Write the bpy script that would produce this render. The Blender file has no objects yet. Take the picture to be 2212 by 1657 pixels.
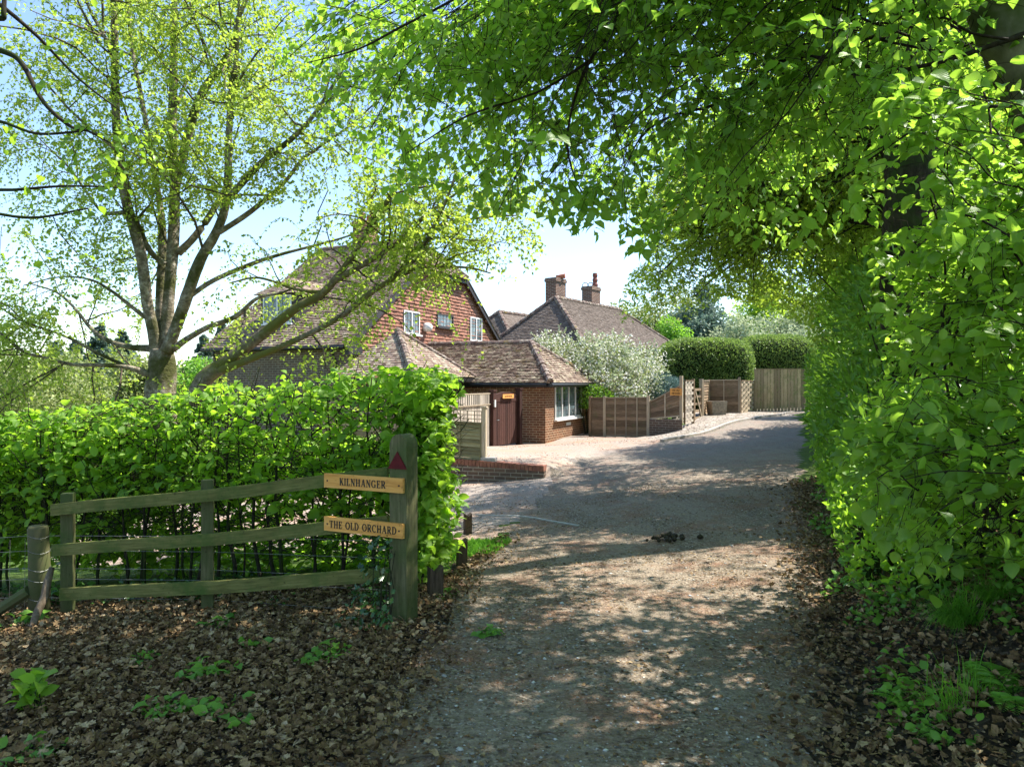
import bpy, math, random
import numpy as np
from mathutils import Vector, Matrix
R = math.radians
rng = np.random.default_rng(7); random.seed(7)
sc = bpy.context.scene
# ---------------------------------------------------------------- camera, sky, sun, exposure
FD = 1555.0                      # focal length in the units I measured the photograph in (2212 px wide)
EYE = 1.6
cam = bpy.data.cameras.new('camera'); camo = bpy.data.objects.new('camera', cam); sc.collection.objects.link(camo)
camo.location = (0, 0, EYE); camo.rotation_euler = (R(90), 0, 0)
cam.sensor_width = 36; cam.lens = FD / 2212 * 36; cam.clip_end = 2000; cam.clip_start = 0.05
sc.camera = camo
SUN_EL = R(57); SUN_H = Vector((0.93, 0.36, 0)).normalized()
SUN = Vector((SUN_H.x * math.cos(SUN_EL), SUN_H.y * math.cos(SUN_EL), math.sin(SUN_EL)))
w = bpy.data.worlds.new('World'); sc.world = w; w.use_nodes = True
nt = w.node_tree; bg = nt.nodes['Background']
sky = nt.nodes.new('ShaderNodeTexSky'); sky.sky_type = 'NISHITA'; sky.sun_disc = False
sky.sun_elevation = SUN_EL; sky.sun_rotation = math.atan2(SUN_H.x, SUN_H.y); sky.dust_density = 0.3; sky.air_density = 1.0; sky.ozone_density = 2.5
nt.links.new(sky.outputs[0], bg.inputs[0]); bg.inputs[1].default_value = 0.098
sl = bpy.data.lights.new('sun', 'SUN'); slo = bpy.data.objects.new('sun', sl); sc.collection.objects.link(slo)
sl.energy = 3.8; sl.angle = R(0.6); sl.color = (1.0, 0.93, 0.84)
slo.rotation_euler = SUN.to_track_quat('Z', 'Y').to_euler()
sc.view_settings.view_transform = 'Standard'; sc.view_settings.look = 'None'; sc.view_settings.gamma = 1.0
sc.view_settings.exposure = 1.8
cy = sc.cycles
cy.max_bounces = 7; cy.diffuse_bounces = 4; cy.glossy_bounces = 2; cy.transmission_bounces = 4; cy.transparent_max_bounces = 4
cy.caustics_reflective = False; cy.caustics_refractive = False
# ---------------------------------------------------------------- measuring helpers
def D(dx, dy, Y): return Vector(((dx - 1106) * Y / FD, Y, EYE - (dy - 828) * Y / FD))
def disp(P):
    Y = np.maximum(P[:, 1], 0.05)
    return 1106 + P[:, 0] / Y * FD, 828 - (P[:, 2] - EYE) / Y * FD
def in_poly(x, y, poly):
    x = np.asarray(x, float); y = np.asarray(y, float); c = np.zeros(x.shape, bool); n = len(poly)
    for i in range(n):
        x0, y0 = poly[i]; x1, y1 = poly[(i + 1) % n]
        if y0 == y1: continue
        c ^= ((y0 > y) != (y1 > y)) & (x < (x1 - x0) * (y - y0) / (y1 - y0) + x0)
    return c
def smooth(a, b, x):
    t = np.clip((x - a) / (b - a), 0, 1); return t * t * (3 - 2 * t)
def vnoise(P, s, seed=0):          # cheap smooth value noise, -1..1, P (N,3)
    q = P / s; i = np.floor(q).astype(np.int64); f = q - i; f = f * f * (3 - 2 * f)
    def h(a, b, c):
        n = (a * 374761393 + b * 668265263 + c * 2147483647 + seed * 974634777) & 0xffffffff
        n = ((n ^ (n >> 13)) * 1274126177) & 0xffffffff
        return ((n ^ (n >> 16)) & 0xffff) / 32767.5 - 1
    r = 0
    for a in (0, 1):
        for b in (0, 1):
            for c in (0, 1):
                wgt = (f[:, 0] if a else 1 - f[:, 0]) * (f[:, 1] if b else 1 - f[:, 1]) * (f[:, 2] if c else 1 - f[:, 2])
                r = r + wgt * h(i[:, 0] + a, i[:, 1] + b, i[:, 2] + c)
    return r
# ---------------------------------------------------------------- object helpers
def link(o, parent=None):
    sc.collection.objects.link(o)
    if parent is not None: o.parent = parent
    return o
def thing(name, label, cat, loc=(0, 0, 0), rz=0, group=None):
    o = bpy.data.objects.new(name, None); o.location = loc; o.rotation_euler = (0, 0, rz); o.empty_display_size = 0.2
    sc.collection.objects.link(o); tag(o, label, cat, group); return o
def tag(o, label=None, cat=None, group=None, kind=None):
    if label: o['label'] = label
    if cat: o['category'] = cat
    if group: o['group'] = group
    if kind: o['kind'] = kind
    return o
class MB:                          # mesh builder in world metres
    def __init__(s): s.v = []; s.f = []; s.uv = []; s.r = []
    def quad(s, pts, uv=None, r=None):
        b = len(s.v); s.v += [tuple(p) for p in pts]; s.f.append(tuple(range(b, b + len(pts))))
        s.uv.append(uv if uv else [(0, 0)] * len(pts)); s.r.append(random.random() if r is None else r)
    def hexa(s, c, r=None):        # c: 8 corners, bottom 4 ccw then top 4
        r = random.random() if r is None else r
        for f in ((3, 2, 1, 0), (4, 5, 6, 7), (0, 1, 5, 4), (1, 2, 6, 5), (2, 3, 7, 6), (3, 0, 4, 7)):
            p = [Vector(c[i]) for i in f]; a = p[1] - p[0]; bb = p[3] - p[0]
            la, lb = a.length, bb.length
            s.quad(p, [(0, 0), (la, 0), (la, lb), (0, lb)], r)
    def box(s, c, sx, sy, sz, ax=None, ay=None, az=None, r=None):   # centre, sizes, axes
        c = Vector(c); ax = Vector(ax) if ax is not None else Vector((1, 0, 0)); ay = Vector(ay) if ay is not None else Vector((0, 1, 0)); az = Vector(az) if az is not None else Vector((0, 0, 1))
        X, Y, Z = ax * sx / 2, ay * sy / 2, az * sz / 2
        s.hexa([c - X - Y - Z, c + X - Y - Z, c + X + Y - Z, c - X + Y - Z, c - X - Y + Z, c + X - Y + Z, c + X + Y + Z, c - X + Y + Z], r)
    def beam(s, a, b, wd, ht, up=(0, 0, 1), r=None):
        a = Vector(a); b = Vector(b); d = (b - a); L = d.length; d.normalize(); up = Vector(up)
        sd = d.cross(up).normalized(); u2 = sd.cross(d).normalized()
        s.box((a + b) / 2, L, wd, ht, d, -sd, u2, r)
    def tube(s, pts, rad, n=8, wob=0, cap=True):
        pts = [Vector(p) for p in pts]; rings = []
        ref = Vector((0.31, 0.17, 0.93)); r_ = random.random()
        for i, p in enumerate(pts):
            d = (pts[min(i + 1, len(pts) - 1)] - pts[max(i - 1, 0)]).normalized()
            a = d.cross(ref)
            if a.length < 0.2: a = d.cross(Vector((1, 0, 0)))
            a.normalize(); b = d.cross(a)
            ring = []
            for k in range(n):
                t = 2 * math.pi * k / n; rr = rad[i] * (1 + wob * (math.sin(3 * t + i * .7) * .5 + random.uniform(-.6, .6)))
                ring.append(len(s.v)); s.v.append(tuple(p + a * math.cos(t) * rr + b * math.sin(t) * rr))
            rings.append(ring)
        for i in range(len(rings) - 1):
            for k in range(n):
                s.f.append((rings[i][k], rings[i][(k + 1) % n], rings[i + 1][(k + 1) % n], rings[i + 1][k])); s.uv.append([(0, 0)] * 4); s.r.append(r_)
        if cap:
            s.f.append(tuple(rings[-1])); s.uv.append([(0, 0)] * n); s.r.append(r_)
            s.f.append(tuple(reversed(rings[0]))); s.uv.append([(0, 0)] * n); s.r.append(r_)
    def build(s, name, m, parent=None, sm=False, off=None):
        me = bpy.data.meshes.new(name); me.from_pydata(s.v, [], s.f)
        uv = me.uv_layers.new(name='UVMap'); uv.data.foreach_set('uv', np.array([c for f in s.uv for c in f], float).ravel())
        at = me.attributes.new('rnd', 'FLOAT', 'FACE'); at.data.foreach_set('value', np.array(s.r, float))
        if sm: me.polygons.foreach_set('use_smooth', [True] * len(me.polygons))
        me.materials.append(m); me.update()
        o = bpy.data.objects.new(name, me); link(o, parent)
        if parent is not None: o.matrix_parent_inverse = Matrix.LocRotScale(parent.location, parent.rotation_euler, None).inverted()
        return o
def recentre(o):                   # move a lone mesh's origin to its base
    me = o.data; n = len(me.vertices); a = np.empty(n * 3); me.vertices.foreach_get('co', a); a = a.reshape(-1, 3)
    c = np.array([(a[:, 0].min() + a[:, 0].max()) / 2, (a[:, 1].min() + a[:, 1].max()) / 2, a[:, 2].min()])
    me.vertices.foreach_set('co', (a - c).ravel()); o.location = c; me.update(); return o
def npmesh(name, V, F, m, parent=None, rnd=None, uv=None, smooth_=False):   # fast mesh from arrays; F (N,k)
    me = bpy.data.meshes.new(name); V = np.asarray(V, np.float32); F = np.asarray(F, np.int32); k = F.shape[1]
    me.vertices.add(len(V)); me.vertices.foreach_set('co', V.ravel())
    me.loops.add(F.size); me.loops.foreach_set('vertex_index', F.ravel())
    me.polygons.add(len(F)); me.polygons.foreach_set('loop_start', np.arange(0, F.size, k, dtype=np.int32))
    if smooth_: me.polygons.foreach_set('use_smooth', np.ones(len(F), bool))
    me.update(calc_edges=True)
    if rnd is not None:
        at = me.attributes.new('rnd', 'FLOAT', 'FACE'); at.data.foreach_set('value', np.asarray(rnd, np.float32))
    if uv is not None:
        l = me.uv_layers.new(name='UVMap'); l.data.foreach_set('uv', np.asarray(uv, np.float32).ravel())
    me.materials.append(m); o = bpy.data.objects.new(name, me); link(o, parent)
    if parent is not None: o.matrix_parent_inverse = Matrix.LocRotScale(parent.location, parent.rotation_euler, None).inverted()
    return o
def tubes_np(P, r0, r1, sides=4):   # P (N,K,3) polylines -> V,F
    N, K, _ = P.shape; r0 = np.broadcast_to(r0, (N,)); r1 = np.broadcast_to(r1, (N,))
    d = P[:, -1] - P[:, 0]; d /= np.linalg.norm(d, axis=1, keepdims=True) + 1e-9
    a = np.cross(d, np.array([0.31, 0.17, 0.93])); a /= np.linalg.norm(a, axis=1, keepdims=True) + 1e-9; b = np.cross(d, a)
    t = np.linspace(0, 1, K); rr = r0[:, None] * (1 - t) + r1[:, None] * t
    V = np.empty((N, K, sides, 3))
    for s in range(sides):
        th = 2 * math.pi * s / sides
        V[:, :, s] = P + (a * math.cos(th) + b * math.sin(th))[:, None, :] * rr[:, :, None]
    idx = np.arange(N * K * sides).reshape(N, K, sides); nx = np.roll(idx, -1, axis=2)
    F = np.stack([idx[:, :-1], nx[:, :-1], nx[:, 1:], idx[:, 1:]], -1).reshape(-1, 4)
    return V.reshape(-1, 3), F
# leaf outlines: vertices (x across, y along, z) and quads/tris padded to quads
def leaf_shape(kind):
    if kind == 'beech':            # ovate, folded along the midrib and curved
        ys = [0, .28, .62, 1.0]; hw = [0.0, .33, .31, 0.0]; zc = [0, .05, .03, -.10]
        v = [(0, ys[0], 0)]
        for i in (1, 2): v += [(-hw[i], ys[i], zc[i] + hw[i] * .22), (0, ys[i], zc[i]), (hw[i], ys[i], zc[i] + hw[i] * .22)]
        v += [(0, 1.0, zc[3])]
        f = [(0, 0, 2, 1), (0, 3, 2, 2), (1, 2, 5, 4), (2, 3, 6, 5), (4, 5, 7, 7), (5, 6, 7, 7)]
        f = [(0, 2, 1, 1), (0, 3, 2, 2), (1, 2, 5, 4), (2, 3, 6, 5), (4, 5, 7, 7), (5, 6, 7, 7)]
        return np.array(v), f
    if kind == 'beechbig':         # finer outline with a toothed edge for the nearest leaves
        ys = [0, .1, .22, .36, .5, .64, .78, .9, 1.0]; hw = [0, .19, .30, .36, .37, .33, .25, .13, 0]; zc = [0, .02, .04, .05, .04, .02, -.02, -.07, -.13]
        v = [(0, 0, 0)]; f = []
        for i in range(1, 8):
            tooth = 1.05 if i % 2 else .97
            v += [(-hw[i] * tooth, ys[i], zc[i] + hw[i] * .25), (0, ys[i], zc[i]), (hw[i] * tooth, ys[i] + .01, zc[i] + hw[i] * .22)]
        v += [(0, 1, zc[8])]
        f += [(0, 2, 1, 1), (0, 3, 2, 2)]
        for i in range(6):
            b = 1 + 3 * i; f += [(b, b + 1, b + 4, b + 3), (b + 1, b + 2, b + 5, b + 4)]
        b = 19; f += [(b, b + 1, b + 3, b + 3), (b + 1, b + 2, b + 3, b + 3)]
        return np.array(v), f
    if kind == 'oak':
        v = [(0, 0, 0), (-.12, .2, .02), (-.32, .38, .06), (-.16, .5, .02), (-.36, .7, .07), (-.14, .8, .02), (0, 1, -.05), (.14, .8, .02), (.36, .7, .07), (.16, .5, .02), (.32, .38, .06), (.12, .2, .02), (0, .5, 0)]
        f = [(0, 12, 3, 1), (1, 3, 2, 2), (12, 6, 5, 3), (3, 5, 4, 4), (0, 11, 9, 12), (11, 10, 9, 9), (12, 9, 7, 6), (9, 8, 7, 7)]
        return np.array(v), f
    if kind == 'long':             # laurel
        v = [(0, 0, 0), (-.17, .4, .05), (0, .45, .0), (.17, .4, .05), (-.14, .75, .03), (.14, .75, .03), (0, 1, -.08)]
        f = [(0, 2, 1, 1), (0, 3, 2, 2), (1, 2, 6, 4), (2, 3, 5, 6)]
        return np.array(v), f
    if kind == 'small':            # birch etc: a folded diamond
        v = [(0, 0, 0), (-.36, .42, .1), (.36, .42, .1), (0, 1, -.05)]
        return np.array(v), [(0, 3, 1, 1), (0, 2, 3, 3)]
    if kind == 'needle':
        v = [(-.06, 0, 0), (.06, 0, 0), (.05, 1, 0), (-.05, 1, 0)]
        return np.array(v), [(0, 1, 2, 3)]
    if kind == 'petal':
        v = [(-.4, 0, .1), (.4, 0, .1), (.4, .8, -.1), (-.4, .8, .1)]
        return np.array(v), [(0, 1, 2, 3)]
    if kind == 'litter':           # curled dead leaf
        v = [(0, 0, .0), (-.34, .22, .2), (.04, .33, -.03), (.27, .36, .16), (-.2, .62, .17), (.02, .66, -.05), (.33, .62, .24), (-.05, 1, .16)]
        f = [(0, 2, 1, 1), (0, 3, 2, 2), (1, 2, 5, 4), (2, 3, 6, 5), (4, 5, 7, 7), (5, 6, 7, 7)]
        return np.array(v), f
def norm(a): return a / (np.linalg.norm(a, axis=-1, keepdims=True) + 1e-9)
def leaves(name, P, Dr, Nn, S, m, kind='beech', parent=None, rnd=None, width=1.0, keep=None):
    """one mesh of leaves: P pos, Dr length direction, Nn face normal, S size"""
    if keep is not None: P, Dr, Nn, S = P[keep], Dr[keep], Nn[keep], S[keep]; rnd = rnd[keep] if rnd is not None else None
    N = len(P); sh, fa = leaf_shape(kind); a = norm(Dr); x = norm(np.cross(a, Nn)); z = np.cross(x, a)
    wv = (width * rng.uniform(.78, 1.18, N))[:, None, None]; cv = rng.uniform(.2, 2.2, N)[:, None, None]
    V = (x[:, None] * (sh[None, :, 0:1] * wv) + a[:, None] * sh[None, :, 1:2] + z[:, None] * sh[None, :, 2:3] * cv) * S[:, None, None] + P[:, None]
    k = len(sh); rnd = rng.random(N) if rnd is None else rnd
    tris = [f for f in fa if f[2] == f[3]]; quads = [f for f in fa if f[2] != f[3]]
    T = [(f[0], f[1], f[2]) for f in tris]
    for f in quads: T += [(f[0], f[1], f[2]), (f[0], f[2], f[3])]
    T = np.array(T); F = (T[None] + (np.arange(N) * k)[:, None, None]).reshape(-1, 3)
    uv = np.broadcast_to(sh[T][None, :, :, :2], (N,) + T.shape + (2,)).reshape(-1, 2)
    return npmesh(name, V.reshape(-1, 3), F, m, parent, np.repeat(rnd, len(T)), uv)
def rdir(n): return norm(rng.normal(size=(n, 3)))
def sprays(P0, Dr, L, leaf, gap, droop=.15, flat=.35, jit=.25, up=None):
    """leafy twigs: returns twig polylines (N,5,3) and leaf arrays; leaves stand alternately in a flattish spray"""
    N = len(P0); Dr = norm(Dr); t = np.linspace(0, 1, 5)
    side = norm(np.cross(Dr, np.array([0, 0, 1.0])) + 1e-3); wob = side * rng.normal(0, .06, (N, 1))
    Q = P0[:, None] + Dr[:, None] * (L[:, None] * t)[..., None] + wob[:, None] * (L[:, None] * np.sin(t * math.pi))[..., None]
    Q[..., 2] -= (L[:, None] * t ** 2 * droop)
    lp, ld, ln, ls = [], [], [], []
    kmax = int(np.ceil(L.max() / gap))
    for i in range(kmax + 1):
        tt = (i + .4) * gap / L; tt = np.where(i * gap < L, np.minimum(tt, 1), 2); ok = tt <= 1
        if not ok.any(): continue
        tk = tt[ok] * 4; i0 = np.minimum(tk.astype(int), 3); fr = (tk - i0)[:, None]
        q = Q[ok]; ar = np.arange(len(q)); p = q[ar, i0] * (1 - fr) + q[ar, i0 + 1] * fr; dd = norm(q[ar, i0 + 1] - q[ar, i0])
        sgn = 1 if i % 2 else -1
        sd = norm(np.cross(dd, np.array([0, 0, 1.0])) + 1e-3) * sgn
        d = norm(dd * .55 + sd * .8 + rng.normal(0, jit, p.shape) + np.array([0, 0, -.25]))
        nn = norm(np.array([0, 0, 1.0]) + rng.normal(0, flat, p.shape))
        lp.append(p); ld.append(d); ln.append(nn); ls.append(leaf * rng.uniform(.7, 1.2, len(p)) * (0.75 + .35 * np.minimum(tt[ok] * 1.5, 1)))
    return Q, np.concatenate(lp), np.concatenate(ld), np.concatenate(ln), np.concatenate(ls)
# ---------------------------------------------------------------- materials
MATS = {}
def newmat(name):
    m = bpy.data.materials.new(name); m.use_nodes = True; n = m.node_tree; n.nodes.clear()
    out = n.nodes.new('ShaderNodeOutputMaterial'); return m, n, out
def N(nt, t, **k):
    n = nt.nodes.new(t)
    for a, b in k.items():
        if a.startswith('i_'):
            key = a[2:]; key = int(key) if key.isdigit() else key.replace('_', ' ')
            n.inputs[key].default_value = b
        else: setattr(n, a, b)
    return n
def ramp(nt, src, stops, interp='LINEAR'):
    r = nt.nodes.new('ShaderNodeValToRGB'); r.color_ramp.interpolation = interp; e = r.color_ramp.elements
    while len(e) < len(stops): e.new(.5)
    for i, (p, c) in enumerate(stops):
        e[i].position = p; e[i].color = (*c, 1) if len(c) == 3 else c
    nt.links.new(src, r.inputs[0]); return r.outputs[0]
def noise(nt, scale, detail=4, rough=.6, vec=None, out=0, stretch=None):
    n = N(nt, 'ShaderNodeTexNoise'); n.inputs['Scale'].default_value = scale; n.inputs['Detail'].default_value = detail; n.inputs['Roughness'].default_value = rough
    if vec is None: vec = N(nt, 'ShaderNodeNewGeometry').outputs['Position']
    if stretch:
        mp = N(nt, 'ShaderNodeMapping'); mp.inputs['Scale'].default_value = stretch; nt.links.new(vec, mp.inputs[0]); vec = mp.outputs[0]
    nt.links.new(vec, n.inputs['Vector']); return n.outputs[out]
def mix(nt, f, a, b, mode='MIX'):
    m = N(nt, 'ShaderNodeMix', data_type='RGBA', blend_type=mode)
    for s, v in ((0, f), (6, a), (7, b)):
        if isinstance(v, (int, float)): m.inputs[s].default_value = v
        elif isinstance(v, tuple): m.inputs[s].default_value = (*v, 1) if len(v) == 3 else v
        else: nt.links.new(v, m.inputs[s])
    return m.outputs[2]
def bump(nt, h, strength=.5, dist=.01, nrm=None):
    b = N(nt, 'ShaderNodeBump'); b.inputs['Strength'].default_value = strength; b.inputs['Distance'].default_value = dist; nt.links.new(h, b.inputs['Height'])
    if nrm is not None: nt.links.new(nrm, b.inputs['Normal'])
    return b.outputs[0]
def pbsdf(nt, out, col, rough=.7, nrm=None, spec=.3, metal=0):
    p = N(nt, 'ShaderNodeBsdfPrincipled'); p.inputs['Specular IOR Level'].default_value = spec; p.inputs['Metallic'].default_value = metal
    if isinstance(col, tuple): p.inputs['Base Color'].default_value = (*col, 1)
    else: nt.links.new(col, p.inputs['Base Color'])
    if isinstance(rough, (int, float)): p.inputs['Roughness'].default_value = rough
    else: nt.links.new(rough, p.inputs['Roughness'])
    if nrm is not None: nt.links.new(nrm, p.inputs['Normal'])
    nt.links.new(p.outputs[0], out.inputs[0]); return p
def attr(nt, a='rnd'): return N(nt, 'ShaderNodeAttribute', attribute_name=a).outputs['Fac']
def leaf_mat(name, cols, trans, tcol, gloss=.12, rough=.45, veins=False, mottle=False):
    m, n, out = newmat(name)
    c = ramp(n, attr(n), [(i / (len(cols) - 1), k) for i, k in enumerate(cols)])
    big = noise(n, .9, 2); c = mix(n, ramp(n, big, [(.35, (0, 0, 0)), (.7, (1, 1, 1))]), c, mix(n, .35, c, tcol))
    nrm = None
    if mottle:
        h = noise(n, 75, 5, .7); c = mix(n, .75, c, ramp(n, h, [(.32, (.3, .28, .26)), (.5, (.9, .9, .9)), (.7, (1.35, 1.3, 1.2))]), 'MULTIPLY'); nrm = bump(n, h, .8, .006)
    if veins:
        uv = N(n, 'ShaderNodeUVMap', uv_map='UVMap').outputs[0]; sp = N(n, 'ShaderNodeSeparateXYZ'); n.links.new(uv, sp.inputs[0])
        ab = N(n, 'ShaderNodeMath', operation='ABSOLUTE'); n.links.new(sp.outputs[0], ab.inputs[0])
        sb = N(n, 'ShaderNodeMath', operation='MULTIPLY_ADD'); n.links.new(ab.outputs[0], sb.inputs[0]); sb.inputs[1].default_value = -.75; n.links.new(sp.outputs[1], sb.inputs[2])
        ml = N(n, 'ShaderNodeMath', operation='MULTIPLY', i_1=62.0); n.links.new(sb.outputs[0], ml.inputs[0])
        sn = N(n, 'ShaderNodeMath', operation='SINE'); n.links.new(ml.outputs[0], sn.inputs[0])
        nrm = bump(n, sn.outputs[0], .5, .0015)
        c = mix(n, ramp(n, sn.outputs[0], [(.8, (0, 0, 0)), (1, (.35, .35, .35))]), c, (cols[-1][0] * 1.5, cols[-1][1] * 1.35, cols[-1][2] * 1.6))
    d = N(n, 'ShaderNodeBsdfDiffuse'); t = N(n, 'ShaderNodeBsdfTranslucent'); g = N(n, 'ShaderNodeBsdfGlossy'); g.inputs['Roughness'].default_value = rough
    g.inputs['Color'].default_value = (.8, .85, .8, 1)
    n.links.new(c, d.inputs[0]); n.links.new(mix(n, .6, c, tcol), t.inputs[0])
    if nrm is not None:
        for s in (d, g): n.links.new(nrm, s.inputs['Normal'])
    m1 = N(n, 'ShaderNodeMixShader'); m1.inputs[0].default_value = trans; n.links.new(d.outputs[0], m1.inputs[1]); n.links.new(t.outputs[0], m1.inputs[2])
    lw = N(n, 'ShaderNodeLayerWeight'); lw.inputs[0].default_value = .5; fr = N(n, 'ShaderNodeMapRange', i_3=gloss * .25, i_4=gloss * 1.3); pw = N(n, 'ShaderNodeMath', operation='POWER', i_1=3.0); n.links.new(lw.outputs['Facing'], pw.inputs[0]); n.links.new(pw.outputs[0], fr.inputs[0])
    m2 = N(n, 'ShaderNodeMixShader'); n.links.new(fr.outputs[0], m2.inputs[0]); n.links.new(m1.outputs[0], m2.inputs[1]); n.links.new(g.outputs[0], m2.inputs[2])
    n.links.new(m2.outputs[0], out.inputs[0]); return m
def bark_mat(name, a, b, c, scale=18, stretch=(1, 1, .25), moss=None, dist=.02):
    m, n, out = newmat(name)
    h = noise(n, scale, 6, .7, stretch=stretch); col = ramp(n, h, [(.3, a), (.52, b), (.72, c)])
    if moss: col = mix(n, ramp(n, noise(n, 2.5, 4), [(.45, (0, 0, 0)), (.62, (1, 1, 1))]), col, moss)
    pbsdf(n, out, col, .9, bump(n, h, .9, dist), .1); return m
def wood_mat(name, a, b, c, scale=6, algae=None, amt=(.4, .65), rough=.8, uvgrain=True):
    m, n, out = newmat(name)
    uv = N(n, 'ShaderNodeUVMap', uv_map='UVMap').outputs[0]
    cb = N(n, 'ShaderNodeCombineXYZ'); r = attr(n); ml = N(n, 'ShaderNodeMath', operation='MULTIPLY', i_1=37.0); n.links.new(r, ml.inputs[0]); n.links.new(ml.outputs[0], cb.inputs[2])
    ad = N(n, 'ShaderNodeVectorMath', operation='ADD'); n.links.new(uv, ad.inputs[0]); n.links.new(cb.outputs[0], ad.inputs[1])
    g = noise(n, scale, 6, .65, vec=ad.outputs[0], stretch=(1, 14, 1))
    col = ramp(n, g, [(.28, a), (.5, b), (.74, c)])
    hsv = N(n, 'ShaderNodeHueSaturation'); mm = N(n, 'ShaderNodeMapRange'); mm.inputs['To Min'].default_value = .6; mm.inputs['To Max'].default_value = 1.32; n.links.new(r, mm.inputs[0]); n.links.new(mm.outputs[0], hsv.inputs['Value']); n.links.new(col, hsv.inputs['Color']); col = hsv.outputs[0]
    if algae: col = mix(n, ramp(n, noise(n, 3.5, 6, .7), [(amt[0], (0, 0, 0)), (amt[1], (1, 1, 1))]), col, algae)
    col = mix(n, ramp(n, noise(n, 38, 3), [(.62, (0, 0, 0)), (.72, (.6, .6, .6))]), col, tuple(x * .35 for x in a))
    pbsdf(n, out, col, rough, bump(n, g, .6, .004), .2); return m
def brick_mat(name, c1, c2, mortar, dark=None, bw=.225, rh=.075, streak=None):
    m, n, out = newmat(name)
    uv = N(n, 'ShaderNodeUVMap', uv_map='UVMap').outputs[0]
    b = N(n, 'ShaderNodeTexBrick'); b.offset = .5; n.links.new(uv, b.inputs[0])
    b.inputs['Color1'].default_value = (*c1, 1); b.inputs['Color2'].default_value = (*c2, 1); b.inputs['Mortar'].default_value = (*mortar, 1)
    b.inputs['Scale'].default_value = 1; b.inputs['Mortar Size'].default_value = .009; b.inputs['Mortar Smooth'].default_value = .2; b.inputs['Bias'].default_value = 0
    b.inputs['Brick Width'].default_value = bw; b.inputs['Row Height'].default_value = rh
    col = mix(n, .55, b.outputs['Color'], ramp(n, noise(n, 9, 5, .7), [(.3, (.25, .25, .25)), (.75, (1.0, 1.0, 1.0))]), 'MULTIPLY')
    col = mix(n, ramp(n, noise(n, 1.1, 4, .6), [(.45, (0, 0, 0)), (.75, (.55, .55, .55))]), col, dark or tuple(x * .4 for x in c1))
    pbsdf(n, out, col, .9, bump(n, b.outputs['Fac'], -.9, .012, bump(n, noise(n, 60, 4), .5, .004)), .15); return m
def tile_mat(name, cols, lichen=None, lam=(.56, .68), moss=None):
    m, n, out = newmat(name)
    c = ramp(n, attr(n), [(i / (len(cols) - 1), k) for i, k in enumerate(cols)])
    c = mix(n, .6, c, ramp(n, noise(n, 14, 5, .7), [(.25, (.35, .35, .35)), (.75, (1.15, 1.15, 1.15))]), 'MULTIPLY')
    if lichen: c = mix(n, ramp(n, noise(n, 5, 6, .75), [(lam[0], (0, 0, 0)), (lam[1], (.85, .85, .85))]), c, lichen)
    if moss: c = mix(n, ramp(n, noise(n, 1.7, 5, .7), [(.56, (0, 0, 0)), (.7, (.8, .8, .8))]), c, moss)
    pbsdf(n, out, c, .85, bump(n, noise(n, 50, 4), .6, .006), .2); return m
def flat_mat(name, c, rough=.5, spec=.4, metal=0, var=.25, sc_=20):
    m, n, out = newmat(name)
    col = mix(n, ramp(n, noise(n, sc_, 4), [(.35, (0, 0, 0)), (.7, (1, 1, 1))]), c, tuple(x * (1 - var) for x in c))
    pbsdf(n, out, col, rough, None, spec, metal); return m
def glass_mat(name, c=(.03, .045, .05)):
    m, n, out = newmat(name)
    pbsdf(n, out, mix(n, ramp(n, noise(n, 2.2, 3), [(.4, (0, 0, 0)), (.6, (1, 1, 1))]), c, tuple(x * 3 + .03 for x in c)), .06, None, .8); return m
# ---------------------------------------------------------------- the ground
LOW = np.array([(0, 0, 0), (0, -4, 0), (0, 3, 0), (1.5, 4, 0), (-.73, 4.8, 0), (-2, 5.2, -.1), (-3.5, 5.6, -.2), (-6, 6, -.5), (-4, 2.5, -.12), (-3, 0, -.05), (2.8, 6.7, .05), (1, 8, -.03),
    (4.1, 10, .12), (-.5, 10.2, -.25), (.6, 13.8, -.22), (-1.37, 14.5, -.44), (-4.5, 13.5, -.8), (-6, 10, -.8), (3, 14, -.02), (5.7, 14, .18), (1.02, 22, -.24), (-.6, 21, -.25), (-1.2, 18.5, -.22), (2.4, 24, -.15), (2.76, 23.3, -.12),
    (4.4, 23.5, -.17), (5.5, 23, .2), (6.8, 26, .36), (8, 28, .43), (10, 29.5, .47), (13, 31, .5), (8.3, 20, .3), (10.8, 26, .42), (3.96, 19, .04), (1.3, 16.5, -.1), (-8, 20, -1.0), (-12, 30, -1.6), (-10, 14, -1.1), (8, 2, .3), (6, -2, .2), (14, 20, .6), (-6, 26, -.6), (0, 34, .2)], float)
def tps(pts):
    n = len(pts); d = np.linalg.norm(pts[:, None, :2] - pts[None, :, :2], axis=-1); K = np.where(d > 0, d ** 2 * np.log(d + 1e-9), 0) + np.eye(n) * .15
    Pm = np.c_[np.ones(n), pts[:, :2]]; A = np.block([[K, Pm], [Pm.T, np.zeros((3, 3))]]); s = np.linalg.solve(A, np.r_[pts[:, 2], np.zeros(3)])
    def f(x, y):
        q = np.stack([x, y], -1); dd = np.linalg.norm(q[:, None] - pts[None, :, :2], axis=-1); k = np.where(dd > 0, dd ** 2 * np.log(dd + 1e-9), 0)
        return k @ s[:n] + s[n] + s[n + 1] * x + s[n + 2] * y
    return f
_low = tps(LOW)
WR = np.array([.617, 13.9]); WL = np.array([-5.2, 15.75]); WD = (WR - WL) / np.linalg.norm(WR - WL); WN = np.array([-WD[1], WD[0]])   # low retaining wall
def edge_r(y): return np.interp(y, [-3, 0, 3.2, 4.8, 6.7, 10, 14, 20, 28, 34], [.9, 1.0, 1.35, 2.0, 2.8, 4.05, 5.65, 8.1, 11.4, 14.0])
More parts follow.
